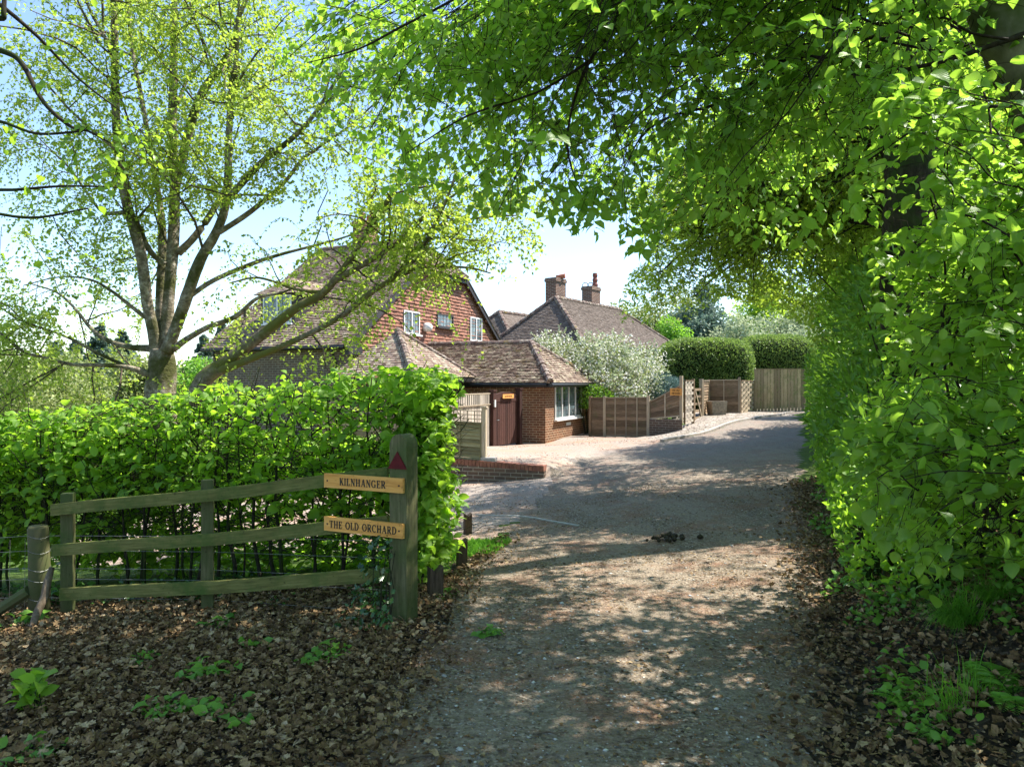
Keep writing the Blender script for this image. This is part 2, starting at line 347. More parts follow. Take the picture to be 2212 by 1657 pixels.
def ground_z(x, y):
    x = np.atleast_1d(np.asarray(x, float)); y = np.atleast_1d(np.asarray(y, float))
    cx = np.clip(x, -14, 14); cy_ = np.clip(y, -4, 34); z = np.empty_like(x)
    for i in range(0, len(x), 20000): z[i:i + 20000] = _low(cx[i:i + 20000], cy_[i:i + 20000])
    dist = (x - WR[0]) * WN[0] + (y - WR[1]) * WN[1]; along = (x - WR[0]) * WD[0] + (y - WR[1]) * WD[1]
    top = np.interp(along, [-6, -2.3, 0, .6], [.14, .1, .01, -.15])
    z = np.where((dist > .03), np.maximum(z, np.interp(dist, [.03, .12, 3.5], [0, 1, .0]) * 0 + z + (np.clip(top - z, 0, 9)) * np.interp(dist, [.11, .20, 1.5, 6.5], [0, 1, .95, 0]) * smooth(.7, -.05, along)), z)
    b = x - edge_r(y); z = z + smooth(.0, 2.6, b) * .95 + smooth(2.6, 12, b) * .6
    far = np.hypot(np.maximum(np.abs(x) - 14, 0), np.maximum(y - 34, 0))
    z = z - np.where(x < -4, smooth(0, 160, far) * 9, 0) * smooth(-4, -30, x) - 0.0 * far
    z = z + (vnoise(np.c_[x, y, x * 0], 1.3, 3) * .025 + vnoise(np.c_[x, y, x * 0], .35, 5) * .008) * (1 + smooth(0, 1, b) * 2.0) * (np.abs(x) < 60)
    return z
def gz(x, y): return float(ground_z([x], [y])[0])
def G(dx, dy):                      # where a sight line through (dx,dy) meets the ground
    Y = np.linspace(1.5, 45, 3000); X = (dx - 1106) * Y / FD; Z = EYE - (dy - 828) * Y / FD; h = Z - ground_z(X, Y); i = int(np.argmax(h < 0)) or 2999
    return Vector((X[i], Y[i], Z[i]))
def soil_nodes(n, base, speck, pale):
    h = noise(n, 24, 6, .75); c = ramp(n, h, [(.3, base[0]), (.5, base[1]), (.72, base[2])])
    v = N(n, 'ShaderNodeTexVoronoi'); v.inputs['Scale'].default_value = speck; pos = N(n, 'ShaderNodeNewGeometry').outputs['Position']; n.links.new(pos, v.inputs['Vector'])
    sp = N(n, 'ShaderNodeSeparateColor'); n.links.new(v.outputs['Color'], sp.inputs[0])
    c = mix(n, ramp(n, sp.outputs[0], [(.70, (0, 0, 0)), (.9, (.75, .75, .75))]), c, pale)
    c = mix(n, ramp(n, sp.outputs[1], [(.72, (0, 0, 0)), (.95, (.8, .8, .8))]), c, tuple(x * .35 for x in base[0]))
    return c, h, v.outputs['Distance']
def mk_lane():
    m, n, out = newmat('lane'); pos = N(n, 'ShaderNodeNewGeometry').outputs['Position']
    c, h, vd = soil_nodes(n, [(.11, .082, .055), (.21, .168, .12), (.32, .26, .195)], 60, (.42, .36, .29))
    mp_ = N(n, 'ShaderNodeMapping'); mp_.inputs['Rotation'].default_value = (0, 0, R(14)); mp_.inputs['Scale'].default_value = (1.9, .4, 1); n.links.new(pos, mp_.inputs[0]); big = noise(n, 1.0, 6, .7, vec=mp_.outputs[0])
    c = mix(n, ramp(n, big, [(.42, (0, 0, 0)), (.62, (.8, .8, .8))]), c, mix(n, ramp(n, h, [(.35, (0, 0, 0)), (.7, (1, 1, 1))]), (.24, .19, .14), (.37, .31, .24)))   # dusty bare patches
    red = noise(n, 1.6, 6, .75); c = mix(n, ramp(n, red, [(.48, (0, 0, 0)), (.64, (.62, .62, .62))]), c, mix(n, ramp(n, noise(n, 70, 3), [(.4, (0, 0, 0)), (.6, (1, 1, 1))]), (.13, .055, .03), (.34, .17, .10)))  # fallen bud scales
    sep = N(n, 'ShaderNodeSeparateXYZ'); n.links.new(pos, sep.inputs[0])
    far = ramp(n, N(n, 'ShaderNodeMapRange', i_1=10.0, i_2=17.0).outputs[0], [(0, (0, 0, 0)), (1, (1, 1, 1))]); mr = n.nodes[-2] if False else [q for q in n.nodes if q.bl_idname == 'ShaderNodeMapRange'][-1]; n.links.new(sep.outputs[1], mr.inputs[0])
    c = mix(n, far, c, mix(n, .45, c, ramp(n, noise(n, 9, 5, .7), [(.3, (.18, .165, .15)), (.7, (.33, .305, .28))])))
    b1 = bump(n, vd, .8, .012); b2 = bump(n, h, .8, .03, b1); b3 = bump(n, noise(n, 4, 4), .5, .06, b2)
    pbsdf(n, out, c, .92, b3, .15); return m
def mk_drive():
    m, n, out = newmat('drive')
    c, h, vd = soil_nodes(n, [(.23, .185, .15), (.31, .26, .215), (.38, .33, .285)], 60, (.32, .28, .25))
    c = mix(n, ramp(n, noise(n, .9, 6, .7), [(.45, (0, 0, 0)), (.62, (.8, .8, .8))]), c, (.36, .23, .16))
    c = mix(n, ramp(n, noise(n, .5, 4, .7), [(.5, (0, 0, 0)), (.7, (.7, .7, .7))]), c, (.32, .28, .25))
    pbsdf(n, out, c, .92, bump(n, vd, .7, .008, bump(n, h, .6, .015)), .15); return m
def mk_cobble():
    m, n, out = newmat('cobbles'); v = N(n, 'ShaderNodeTexVoronoi', feature='DISTANCE_TO_EDGE'); v.inputs['Scale'].default_value = 6.5; n.links.new(N(n, 'ShaderNodeNewGeometry').outputs['Position'], v.inputs['Vector'])
    v2 = N(n, 'ShaderNodeTexVoronoi'); v2.inputs['Scale'].default_value = 6.5; n.links.new(N(n, 'ShaderNodeNewGeometry').outputs['Position'], v2.inputs['Vector']); sp = N(n, 'ShaderNodeSeparateColor'); n.links.new(v2.outputs['Color'], sp.inputs[0])
    c = ramp(n, sp.outputs[0], [(0, (.24, .20, .17)), (.5, (.32, .28, .24)), (1, (.40, .37, .33))]); c = mix(n, ramp(n, v.outputs[0], [(.02, (1, 1, 1)), (.09, (0, 0, 0))]), c, (.13, .10, .075))
    c = mix(n, ramp(n, noise(n, 1.2, 5), [(.5, (0, 0, 0)), (.7, (.6, .6, .6))]), c, (.20, .19, .13))
    pbsdf(n, out, c, .9, bump(n, ramp(n, v.outputs[0], [(0, (0, 0, 0)), (.15, (1, 1, 1))]), .8, .03, bump(n, noise(n, 30, 4), .4, .01)), .2); return m
def mk_soil():
    m, n, out = newmat('soil'); c, h, vd = soil_nodes(n, [(.025, .018, .012), (.06, .045, .032), (.11, .088, .064)], 26, (.16, .13, .10))
    pbsdf(n, out, c, .95, bump(n, h, .9, .05, bump(n, vd, .6, .02)), .1); return m
def mk_grass():
    m, n, out = newmat('lawn'); c = ramp(n, noise(n, 14, 6, .75), [(.3, (.035, .07, .012)), (.5, (.07, .14, .022)), (.75, (.13, .22, .04))])
    c = mix(n, ramp(n, noise(n, .35, 4), [(.45, (0, 0, 0)), (.65, (.6, .6, .6))]), c, (.14, .17, .05))
    pbsdf(n, out, c, .95, bump(n, noise(n, 60, 4), 1, .05), .1); return m
MLANE, MDRIVE, MCOB, MSOIL, MGRASS = mk_lane(), mk_drive(), mk_cobble(), mk_soil(), mk_grass()
LANE = [(-.9, -3), (-.75, 1.5), (-.62, 3.2), (-.60, 5), (-.45, 6.3), (-.2, 7.6), (.05, 9.2), (.45, 11.5), (.75, 13.9), (1.6, 16.2), (3.96, 19.0), (6.6, 22.0), (9.0, 25.2), (11.0, 28.2), (14, 30), (15, 30), (11.4, 27.5), (8.1, 20), (5.65, 14), (4.05, 10), (2.8, 6.7), (2.0, 4.8), (1.35, 3.2), (1.0, 0), (.9, -3)]
APRON = [(3.9, 19.6), (4.3, 23.9), (6, 24.5), (6.2, 29), (14, 33), (14.5, 30), (11.0, 28.2), (9.0, 25.2), (6.6, 22.0)]
DRIVE = [(-.45, 7.3), (-2.2, 7.9), (-5.5, 8.8), (-7, 11), (-7, 15.2), (-4.5, 16), (-2.5, 17), (-1.3, 24), (4, 26), (4.2, 19.4), (3.96, 19.0), (1.6, 16.2), (.75, 13.9), (.45, 11.5), (.05, 9.2)]
LAWN_NEAR = [(-.55, 6.2), (-.42, 7.4), (-2.2, 7.9), (-5.5, 8.8), (-9, 9.5), (-14, 9.5), (-14, 6.6), (-3, 6.3)]
xs = np.concatenate([-np.geomspace(420, 9.3, 34), np.arange(-9, 9.01, .13), np.geomspace(9.3, 420, 34)])
ys = np.concatenate([-np.geomspace(60, 2.2, 12), np.arange(-2, 16, .13), np.arange(16, 34, .22), np.geomspace(34.4, 700, 34)])
XX, YY = np.meshgrid(xs, ys); ZZ = ground_z(XX.ravel(), YY.ravel()); GV = np.c_[XX.ravel(), YY.ravel(), ZZ]
ny, nx_ = XX.shape; idx = np.arange(nx_ * ny).reshape(ny, nx_); GF = np.stack([idx[:-1, :-1], idx[:-1, 1:], idx[1:, 1:], idx[1:, :-1]], -1).reshape(-1, 4)
cx = GV[GF].mean(axis=1); wob = np.c_[vnoise(cx * [1, 1, 0], .5, 11), vnoise(cx * [1, 1, 0], .5, 12)] * .14
qx, qy = cx[:, 0] + wob[:, 0], cx[:, 1] + wob[:, 1]
cls = np.zeros(len(GF), int)
cls[(qy > 6.8) & (qx < edge_r(qy) + 1.2)] = 4; cls[(qy > 34) | (np.abs(qx) > 12)] = 4; cls[in_poly(qx, qy, LAWN_NEAR)] = 4
cls[in_poly(qx, qy, DRIVE)] = 2; cls[in_poly(qx, qy, APRON)] = 3; cls[in_poly(qx, qy, LANE)] = 1
for k, nm, mt in ((0, 'ground', MSOIL), (1, 'lane', MLANE), (2, 'driveway', MDRIVE), (3, 'cobbled_apron', MCOB), (4, 'lawn', MGRASS)):
    f = GF[cls == k]; u, inv = np.unique(f.ravel(), return_inverse=True)
    o = npmesh(nm, GV[u], inv.reshape(-1, 4), mt, smooth_=True); tag(o, kind='structure')
def scatter(poly_fn, n, box):
    x = rng.uniform(box[0], box[1], n); y = rng.uniform(box[2], box[3], n); k = poly_fn(x, y); x, y = x[k], y[k]; return np.c_[x, y, ground_z(x, y)]
# ---------------------------------------------------------------- buildings
M_BRICK = brick_mat('brown_brick', (.25, .10, .05), (.16, .07, .038), (.50, .40, .26), (.13, .065, .04))
M_BRICKG = brick_mat('grey_brown_brick', (.20, .125, .09), (.14, .10, .08), (.38, .34, .27), (.10, .075, .06))
M_BRICKD = brick_mat('sooty_brick', (.19, .085, .055), (.12, .06, .045), (.46, .40, .33), (.07, .05, .045))
M_BRICKR = brick_mat('red_edge_brick', (.34, .12, .06), (.25, .09, .05), (.36, .28, .2), bw=.075, rh=.12)
M_TILE = tile_mat('old_clay_tiles', [(.12, .08, .06), (.22, .15, .115), (.33, .245, .195), (.16, .115, .095)], (.48, .43, .31), (.49, .62), (.19, .15, .03))
M_TILEF = tile_mat('plum_clay_tiles', [(.13, .10, .08), (.17, .135, .11), (.215, .175, .145), (.12, .095, .078)], (.30, .27, .22), (.58, .72))
M_HUNG = tile_mat('hung_red_tiles', [(.27, .125, .085), (.35, .165, .11), (.20, .095, .068), (.40, .21, .15)])
M_RIDGE = tile_mat('ridge_tiles', [(.12, .08, .065), (.17, .12, .10)], (.38, .34, .28), (.5, .62), (.22, .17, .03))
M_WHITE = flat_mat('white_paint', (.72, .72, .70), .4, var=.12); M_BLACK = flat_mat('black_gutter', (.018, .018, .02), .4); M_DARK = flat_mat('dark_stained_wood', (.035, .03, .032), .6)
M_GLASS = glass_mat('window_glass'); M_LEAD = flat_mat('lead', (.16, .16, .17), .5); M_POT = flat_mat('terracotta', (.42, .15, .08), .8)
M_BROWN = wood_mat('brown_painted_wood', (.04, .019, .015), (.062, .028, .022), (.09, .042, .034), 5)
T1 = Vector((.407, .914, 0)); T2 = Vector((-.914, .407, 0)); UP = Vector((0, 0, 1))
def tiled(mb, O, U, Vv, poly, course=.1, tw=.165, lip=.022, jit=.006, seed=0):
    """courses of real tiles on a slope: O origin, U along eave, Vv up slope, poly in (u,v), convex"""
    U = Vector(U).normalized(); Vv = Vector(Vv).normalized(); Nn = U.cross(Vv)
    if Nn.dot(Vector((0, -1, .3))) < 0: Nn = -Nn
    vs = [p[1] for p in poly]; v0, v1 = min(vs), max(vs)
    def span(v):
        xs_ = []
        for i in range(len(poly)):
            a, b = poly[i], poly[(i + 1) % len(poly)]
            if (a[1] - v) * (b[1] - v) <= 0 and a[1] != b[1]: xs_.append(a[0] + (b[0] - a[0]) * (v - a[1]) / (b[1] - a[1]))
        return (min(xs_), max(xs_)) if len(xs_) > 1 else None
    k = 0; v = v0
    while v < v1 - .01:
        va, vb = v, min(v + course, v1); sa, sb = span(va + 1e-4), span(vb - 1e-4)
        if sa and sb:
            a0 = min(sa[0], sb[0]); a1 = max(sa[1], sb[1]); off = (k % 2) * tw / 2; u = math.floor((a0 - off) / tw) * tw + off
            while u < a1:
                ua, ub = u, u + tw; l0, l1 = max(ua, sa[0]), min(ub, sa[1]); h0, h1 = max(ua, sb[0]), min(ub, sb[1])
                if l1 - l0 > .01 or h1 - h0 > .01:
                    l0, l1 = min(l0, max(sa[0], min(l0, sa[1]))), max(l1, l0); h0 = min(h0, h1) if h1 < h0 else h0; h1 = max(h0, h1); l1 = max(l0, l1)
                    ja, jb, jc = (random.uniform(-jit, jit) for _ in range(3)); r = random.random(); dv = random.uniform(-.006, .006) if k else 0; g = .002
                    p = lambda uu, vv, hh: O + U * uu + Vv * vv + Nn * hh
                    A, B, C_, E = p(l0 + g, va - .012 + dv, lip + ja), p(l1 - g, va - .012 + dv, lip + jb), p(h1 - g, vb + .01, .004), p(h0 + g, vb + .01, .004)
                    mb.quad([A, B, C_, E], [(l0, va), (l1, va), (h1, vb), (h0, vb)], r)
                    mb.quad([p(l0 + g, va - .012 + dv, -.004), p(l1 - g, va - .012 + dv, -.004), B, A], [(l0, va)] * 4, r)
                u += tw
        v += course; k += 1
def ridge(mb, a, b, rad=.11, step=.32):
    a = Vector(a); b = Vector(b); n = max(1, round((b - a).length / step)); d = (b - a).normalized(); sd = d.cross(UP).normalized(); up = sd.cross(d).normalized()
    for i in range(n):
        p, q = a.lerp(b, i / n), a.lerp(b, (i + 1.08) / n); r = random.random(); rr = rad * random.uniform(.95, 1.08); prev = None
        for k in range(7):
            t = -.25 + k * (math.pi + .5) / 6; c0 = p + sd * math.cos(t) * rr + up * (math.sin(t) * rr + .01); c1 = q + sd * math.cos(t) * rr * .92 + up * (math.sin(t) * rr * .92 + .0)
            if prev: mb.quad([prev[0], c0, c1, prev[1]], None, r)
            prev = (c0, c1)
        mb.quad([p + sd * math.cos(-.25 + k * (math.pi + .5) / 6) * rr + up * (math.sin(-.25 + k * (math.pi + .5) / 6) * rr + .01) for k in range(7)], None, r)
def wallquad(mb, a, b, z0, z1, uoff=0):     # vertical wall face from a to b
    a = Vector(a); b = Vector(b); L = (b - a).to_2d().length
    mb.quad([(a.x, a.y, z0), (b.x, b.y, z0), (b.x, b.y, z1), (a.x, a.y, z1)], [(uoff, z0), (uoff + L, z0), (uoff + L, z1), (uoff, z1)])
def window(parent, name, c, U, w_, h, cols=2, leads=(3, 4), frame=.05, sill=True, fm=None, proud=.04, open_=False, lab=None):
    """c: bottom-left corner on the wall; U along the wall; faces U x up"""
    U = Vector(U).normalized(); Nn = U.cross(UP).normalized(); c = Vector(c); mb = MB(); fm = fm or M_WHITE
    def bar(u0, u1, v0, v1, d=proud, t=.05): 
        mb.box(c + U * (u0 + u1) / 2 + UP * (v0 + v1) / 2 + Nn * (d - t / 2), u1 - u0, t, v1 - v0, U, -Nn, UP)
    bar(0, w_, 0, frame); bar(0, w_, h - frame, h); bar(0, frame, frame, h - frame); bar(w_ - frame, w_, frame, h - frame)
    for i in range(1, cols): u = w_ * i / cols; bar(u - frame / 2, u + frame / 2, frame, h - frame)
    fr = mb.build(name, fm, parent)
    if lab: fr['label'] = lab
    p = MB(); p.quad([c + U * .02 + UP * .02 + Nn * (proud - .03), c + U * (w_ - .02) + UP * .02 + Nn * (proud - .03), c + U * (w_ - .02) + UP * (h - .02) + Nn * (proud - .03), c + U * .02 + UP * (h - .02) + Nn * (proud - .03)])
    p.build('pane', M_GLASS, fr)
    l = MB(); nl, nv = leads
    for i in range(cols * nl + 1): u = w_ * i / (cols * nl); l.box(c + U * u + UP * h / 2 + Nn * (proud - .025), .012, .006, h - frame * 2, U, -Nn, UP)
    for j in range(1, nv): l.box(c + U * w_ / 2 + UP * (h * j / nv) + Nn * (proud - .025), w_ - frame * 2, .006, .012, U, -Nn, UP)
    l.build('glazing_bars', M_LEAD, fr)
    if sill: s = MB(); s.box(c + U * w_ / 2 + UP * -.025 + Nn * .05, w_ + .12, .14, .05, U, -Nn, UP); s.build('sill', fm, fr)
    return fr
def chimney(parent, c, w1, w2, z0, z1, U, m, name='chimney'):
    U = Vector(U); V_ = Vector((-U.y, U.x, 0)); mb = MB(); c = Vector(c); c.z = 0
    def blk(hw1, hw2, za, zb):
        P = [c + U * a * hw1 + V_ * b * hw2 for a, b in ((-1, -1), (1, -1), (1, 1), (-1, 1))]; u = 0
        for i in range(4): L = (P[(i + 1) % 4] - P[i]).length; wallquad(mb, P[i], P[(i + 1) % 4], za, zb, u); u += L
        mb.quad([(p.x, p.y, zb) for p in P], [(0, 0), (1, 0), (1, 1), (0, 1)]); mb.quad([(p.x, p.y, za) for p in reversed(P)])
    blk(w1 / 2, w2 / 2, z0, z1 - .2); blk(w1 / 2 + .045, w2 / 2 + .045, z1 - .2, z1 - .07); blk(w1 / 2 + .02, w2 / 2 + .02, z1 - .069, z1)
    return mb.build(name, m, parent)

# --- the tile-hung house with its annex and porch
CO = Vector((-4.97, 22, 0)); HW = 11.3; HL = 5.6; ZE = 3.0; ZR = 7.05
house = thing('tile_hung_house', 'large house with red tile-hung gable, brown tiled roofs and low brick annex behind the hedge', 'house', (CO.x, CO.y, gz(CO.x, CO.y)), math.atan2(T1.y, T1.x))
wz0 = -1.6
mb = MB(); A0, A1 = CO, CO + T1 * HW; B0, B1 = CO + T2 * HL, CO + T1 * HW + T2 * HL
wallquad(mb, B0, A0, wz0, ZE); wallquad(mb, A1, B1, wz0, ZE); wallquad(mb, B1, B0, wz0, ZE)
mb.quad([(A0.x, A0.y, wz0), (A1.x, A1.y, wz0), (A1.x, A1.y, ZE), (A0.x + T1.x * 7.35, A0.y + T1.y * 7.35, 5.8), (A0.x + T1.x * 3.9, A0.y + T1.y * 3.9, 5.8), (A0.x, A0.y, ZE)], [(0, wz0), (HW, wz0), (HW, ZE), (7.35, 5.8), (3.9, 5.8), (0, ZE)])
q = HW / 2; mb.quad([(B0.x, B0.y, ZE), (B1.x, B1.y, ZE), (B0.x + T1.x * q, B0.y + T1.y * q, ZR - .1)])
mb.build('wall', M_BRICKG, house)
mb = MB(); NG = -T2                                    # gable faces -T2
tiled(mb, CO + NG * .01, T1, UP, [(-.03, -1.2), (HW, -1.2), (HW, ZE - .1), (7.3, 5.8), (3.95, 5.8), (-.03, ZE - .1)], .125, .19, .042, .012)
mb.build('hung_tiles', M_HUNG, house)
mb = MB()                                              # roof slopes
slope = math.atan2(ZR - ZE, q); SL = math.hypot(ZR - ZE, q) ; rise = (ZR - ZE) / q
oh = .22; Vn = (T1 * math.cos(slope) + UP * math.sin(slope)); Vf = (-T1 * math.cos(slope) + UP * math.sin(slope))
hs = 3.9 / q * SL                                       # slope distance where the half hip begins
o1 = CO + UP * ZE - Vn * .42 - T2 * oh
tiled(mb, o1, T2, Vn, [(0, 0), (HL + oh + .15, 0), (HL + oh + .15, SL + .42), (1.2, SL + .42), (0, hs + .42)], .11, .17, .045, .012)
o2 = CO + T1 * HW + UP * ZE - Vf * .42 - T2 * oh
tiled(mb, o2, T2, Vf, [(0, 0), (HL + oh + .15, 0), (HL + oh + .15, SL + .42), (1.2, SL + .42), (0, hs + .42)], .11, .17, .045, .012)
zh = ZE + 3.9 * rise; hp = CO + T1 * 3.9 + UP * zh - T2 * oh; hv = (T2 * 1.2 + UP * (ZR - zh)); hl = hv.length
tiled(mb, hp - hv.normalized() * .15, T1, hv, [(-.08, 0), (HW - 7.8 + .08, 0), (HW / 2 - 3.9 + .02, hl + .15), (HW / 2 - 3.9 - .02, hl + .15)], .11, .17, .045, .012)
roof = mb.build('roof', M_TILE, house)
mb = MB(); top = CO + T1 * q + UP * ZR; ridge(mb, top + T2 * 1.0, top + T2 * (HL + .1)); ridge(mb, CO + T1 * 3.9 + UP * zh - T2 * oh, top + T2 * 1.0, .09, .25); ridge(mb, CO + T1 * (HW - 3.9) + UP * zh - T2 * oh, top + T2 * 1.0, .09, .25)
mb.build('ridge_tiles', M_RIDGE, roof)
for s0, s1 in ((0, 1), (HW, -1)):
    mb = MB(); a = CO + T1 * (s0 - s1 * .42 * math.cos(slope)) + UP * (ZE - .42 * math.sin(slope) - .09) + NG * .17; b = CO + T1 * (s0 + s1 * 3.9) + UP * (zh - .1) + NG * .17
    mb.beam(a, b, .035, .24, NG.cross((b - a)).normalized() * (1 if s1 > 0 else -1)); mb.build('barge_board', M_DARK, house)
mb = MB(); a = CO + T1 * 3.85 + UP * (zh - .17) + NG * .2; b = CO + T1 * (HW - 3.85) + UP * (zh - .17) + NG * .2; mb.beam(a, b, .05, .16); mb.build('fascia', M_DARK, house)
mb = MB(); e0 = CO - T1 * .40 + UP * (ZE - .3); mb.tube([e0 - T2 * .1, e0 + T2 * (HL + .1)], [.06, .06], 8); mb.build('gutter', M_BLACK, house)
for s in (.35, HL - .45):
    mb = MB(); p = e0 + T2 * s; wl = CO - T1 * .06 + T2 * (s + .12); mb.tube([p, p - UP * .12, Vector((wl.x, wl.y, ZE - .75)), Vector((wl.x, wl.y, wz0))], [.04] * 4, 7); mb.build('downpipe', M_BLACK, house)
# small soft-board panels beneath the verge foot
mb = MB(); a = CO + T1 * -.2 + NG * .1 + UP * (ZE - .45); mb.box(a + T1 * .3 + UP * .1, .7, .14, .35, T1, -NG, UP); mb.build('kneeler_board', M_DARK, house)
# dormer on the side slope
def on_slope(s, t): return CO + T2 * s + T1 * t + UP * (ZE + t * rise)
ds, dw = 2.75, 1.45; d0 = .75; fz0 = ZE + d0 * rise; fz1 = fz0 + 1.05
mb = MB(); P = lambda s, t, z: CO + T2 * s + T1 * t + UP * z
bt = (fz1 - ZE) / rise
mb.quad([P(ds, d0, fz0), P(ds, d0, fz1), P(ds, bt, fz1)]); mb.quad([P(ds + dw, d0, fz0), P(ds + dw, bt, fz1), P(ds + dw, d0, fz1)]); mb.quad([P(ds + dw, d0, fz0), P(ds + dw, d0, fz1), P(ds, d0, fz1), P(ds, d0, fz0)])
dm = mb.build('dormer', M_DARK, house)
mb = MB(); dh = .62; o = P(ds + dw + .15, d0 - .18, fz1); rt = (fz1 + dh - ZE) / rise
vv = T1 * .8 + UP * dh
tiled(mb, o, -T2, vv, [(0, 0), (dw + .3, 0), (dw / 2 + .16, vv.length), (dw / 2 + .14, vv.length)], .1, .165, .025)
for sg, b0 in ((1, ds - .15), (-1, ds + dw + .15)):
    vv2 = T2 * sg * (dw / 2 + .15) + UP * dh
    tiled(mb, P(b0, d0 - .18, fz1), T1, vv2, [(0, 0), (bt - d0 + .3, 0), (rt - d0 + .3, vv2.length), (.8, vv2.length)], .1, .165, .025)
mb.build('dormer_roof', M_TILE, dm)
window(dm, 'window', P(ds + dw - .12, d0, fz0 + .06) , -T2, dw - .24, .95, 2, (3, 5))
# chimney stack beyond the ridge
ch = chimney(house, CO + T1 * 6.3 + T2 * 3.9, .9, .6, 6.3, 8.15, T1, M_BRICK)
for k in (-.2, .25): mb = MB(); mb.tube([CO + T1 * (6.3 + k) + T2 * 3.9 + UP * 8.15, CO + T1 * (6.3 + k) + T2 * 3.9 + UP * 8.5], [.12, .1], 10); mb.build('chimney_pot', M_POT, ch)
# gable windows: s from the corner, z
def gwin(x0, x1, yt, yb, **k):
    def s_of(dx): r = (dx - 1106) / FD; return (CO.x - r * CO.y) / (r * T1.y - T1.x)
    s0, s1 = s_of(x0), s_of(x1); Y0 = CO.y + T1.y * (s0 + s1) / 2; zt = EYE - (yt - 828) * Y0 / FD; zb = EYE - (yb - 828) * Y0 / FD
    return window(house, 'window', CO + T1 * s0 + UP * zb + NG * .04, T1, s1 - s0, zt - zb, **k)
gwin(869, 903, 672, 722, cols=2, leads=(2, 5)); gwin(941, 976, 679, 708, cols=1, leads=(5, 3), fm=M_DARK, lab='small dark-framed window with pale sill'); gwin(1013, 1038, 686, 737, cols=2, leads=(2, 5))
mb = MB(); s_ = 4.4; c = CO + T1 * s_ + NG * .12 + UP * 3.62; mb.tube([c + NG * -.1, c + NG * .04, c + NG * .16, c + NG * .2], [.16, .17, .13, .03], 12); mb.build('security_light', M_WHITE, house, True)
# annex
AC = Vector((1.02, 22, 0)); AW = 4.45; AL = 5.47; AE = 1.64; AR = 3.0
wa = MB(); az0 = -.7
wallquad(wa, AC + T2 * AL, AC, az0, AE + .02, 0); wallquad(wa, AC, AC + T1 * AW, az0, AE + .02, AL); wallquad(wa, AC + T1 * AW, AC + T1 * AW + T2 * AL, az0, AE + .02)
annex = wa.build('annex_wall', M_BRICK, house)
mb = MB(); oh = .25; F0 = AC - T1 * oh - T2 * oh + UP * (AE - .02); a_ = 1.38 + oh; hw = AW / 2 + oh; hr = AR - AE
vv = T1 * hw + UP * hr; tiled(mb, F0, T2, vv, [(0, 0), (AL + oh, 0), (AL + oh, vv.length), (a_, vv.length)], .105, .165, .05, .014)
ve = T2 * a_ + UP * hr; tiled(mb, F0, T1, ve, [(0, 0), (2 * hw, 0), (hw + .01, ve.length), (hw - .01, ve.length)], .105, .165, .04, .01)
vb = -T1 * hw + UP * hr; tiled(mb, F0 + T1 * 2 * hw, T2, vb, [(0, 0), (AL + oh, 0), (AL + oh, vb.length), (a_, vb.length)], .098, .165, .026, .008)
ar = mb.build('annex_roof', M_TILE, house)
mb = MB(); ap = F0 + T1 * hw + T2 * a_ + UP * hr; ridge(mb, F0 + UP * .03, ap, .12, .3); ridge(mb, F0 + T1 * 2 * hw + UP * .03, ap, .1, .3); ridge(mb, ap, AC + T2 * AL + T1 * AW / 2 + UP * AR, .11, .34); mb.build('ridge_tiles', M_RIDGE, ar)
mb = MB(); f_ = F0 + UP * -.06; mb.beam(f_ + T1 * .05 + T2 * .05, f_ + T2 * (AL + .2) + T1 * .05, .03, .15); mb.beam(f_ + T1 * .05 + T2 * .05, f_ + T1 * 2 * hw + T2 * .05, .03, .15)
mb.tube([f_ - T1 * .03 + T2 * .1, f_ - T1 * .03 + T2 * (AL + .2)], [.05, .05], 8); mb.tube([f_ - T2 * .03 - T1 * 0, f_ - T2 * .03 + T1 * (2 * hw)], [.05, .05], 8); mb.build('annex_gutter', M_BLACK, house)
mb = MB(); s_ = F0 + UP * -.13; mb.quad([s_ + T1 * .05 + T2 * .05, s_ + T1 * .05 + T2 * AL, s_ + T1 * .3 + T2 * AL, s_ + T1 * .3 + T2 * .3, s_ + T1 * (2 * hw) + T2 * .3, s_ + T1 * (2 * hw) + T2 * .05]); mb.build('annex_soffit', M_DARK, house)
w_ = window(house, 'annex_window', AC + T1 * .78 + UP * .46, T1, 2.62, 1.12, 4, (2, 4), .055, lab='large white four-light leaded window')
mb = MB(); mb.box(AC + T1 * 2.05 - T2 * .02 + UP * .27, .42, .02, .1, T1, T2, UP); mb.build('white_plate', M_WHITE, house)
# porch: pyramid roof, dark door and brick pier below
PZ = 1.8; PA = lambda s, p, z: CO + T1 * s - T2 * p + UP * z
s0, s1, p1, sa, pa, pz = -1.25, 2.5, 3.05, .45, 1.45, 3.2
mb = MB(); apx = PA(sa, pa, pz)
def face(a, b, off=0):
    U = (b - a); L = U.length; U.normalize(); w2 = apx - a; u = w2.dot(U); V2 = (w2 - U * u); tiled(mb, a, U, V2, [(0, 0), (L, 0), (u + .01, V2.length), (u - .01, V2.length)], .1, .165, .026)
c1, c2, c3, c4 = PA(s0, .2, PZ), PA(s0, p1, PZ), PA(s1, p1, PZ), PA(s1, -.0, PZ + .0)
face(c1, c2); face(c2, c3); face(c3, PA(s1, .3, PZ))
pr = mb.build('porch_roof', M_TILE, house)
mb = MB(); ridge(mb, c2, apx, .11, .2); ridge(mb, c3, apx, .08, .25); mb.build('ridge_tiles', M_RIDGE, pr)
mb = MB(); mb.beam(c2 - UP * .09, c3 - UP * .09, .06, .12); mb.beam(c1 - UP * .09, c2 - UP * .09, .06, .12); mb.beam(c3 - UP * .09, PA(s1, 0, PZ - .09), .06, .12); mb.build('porch_gutter', M_BLACK, house)
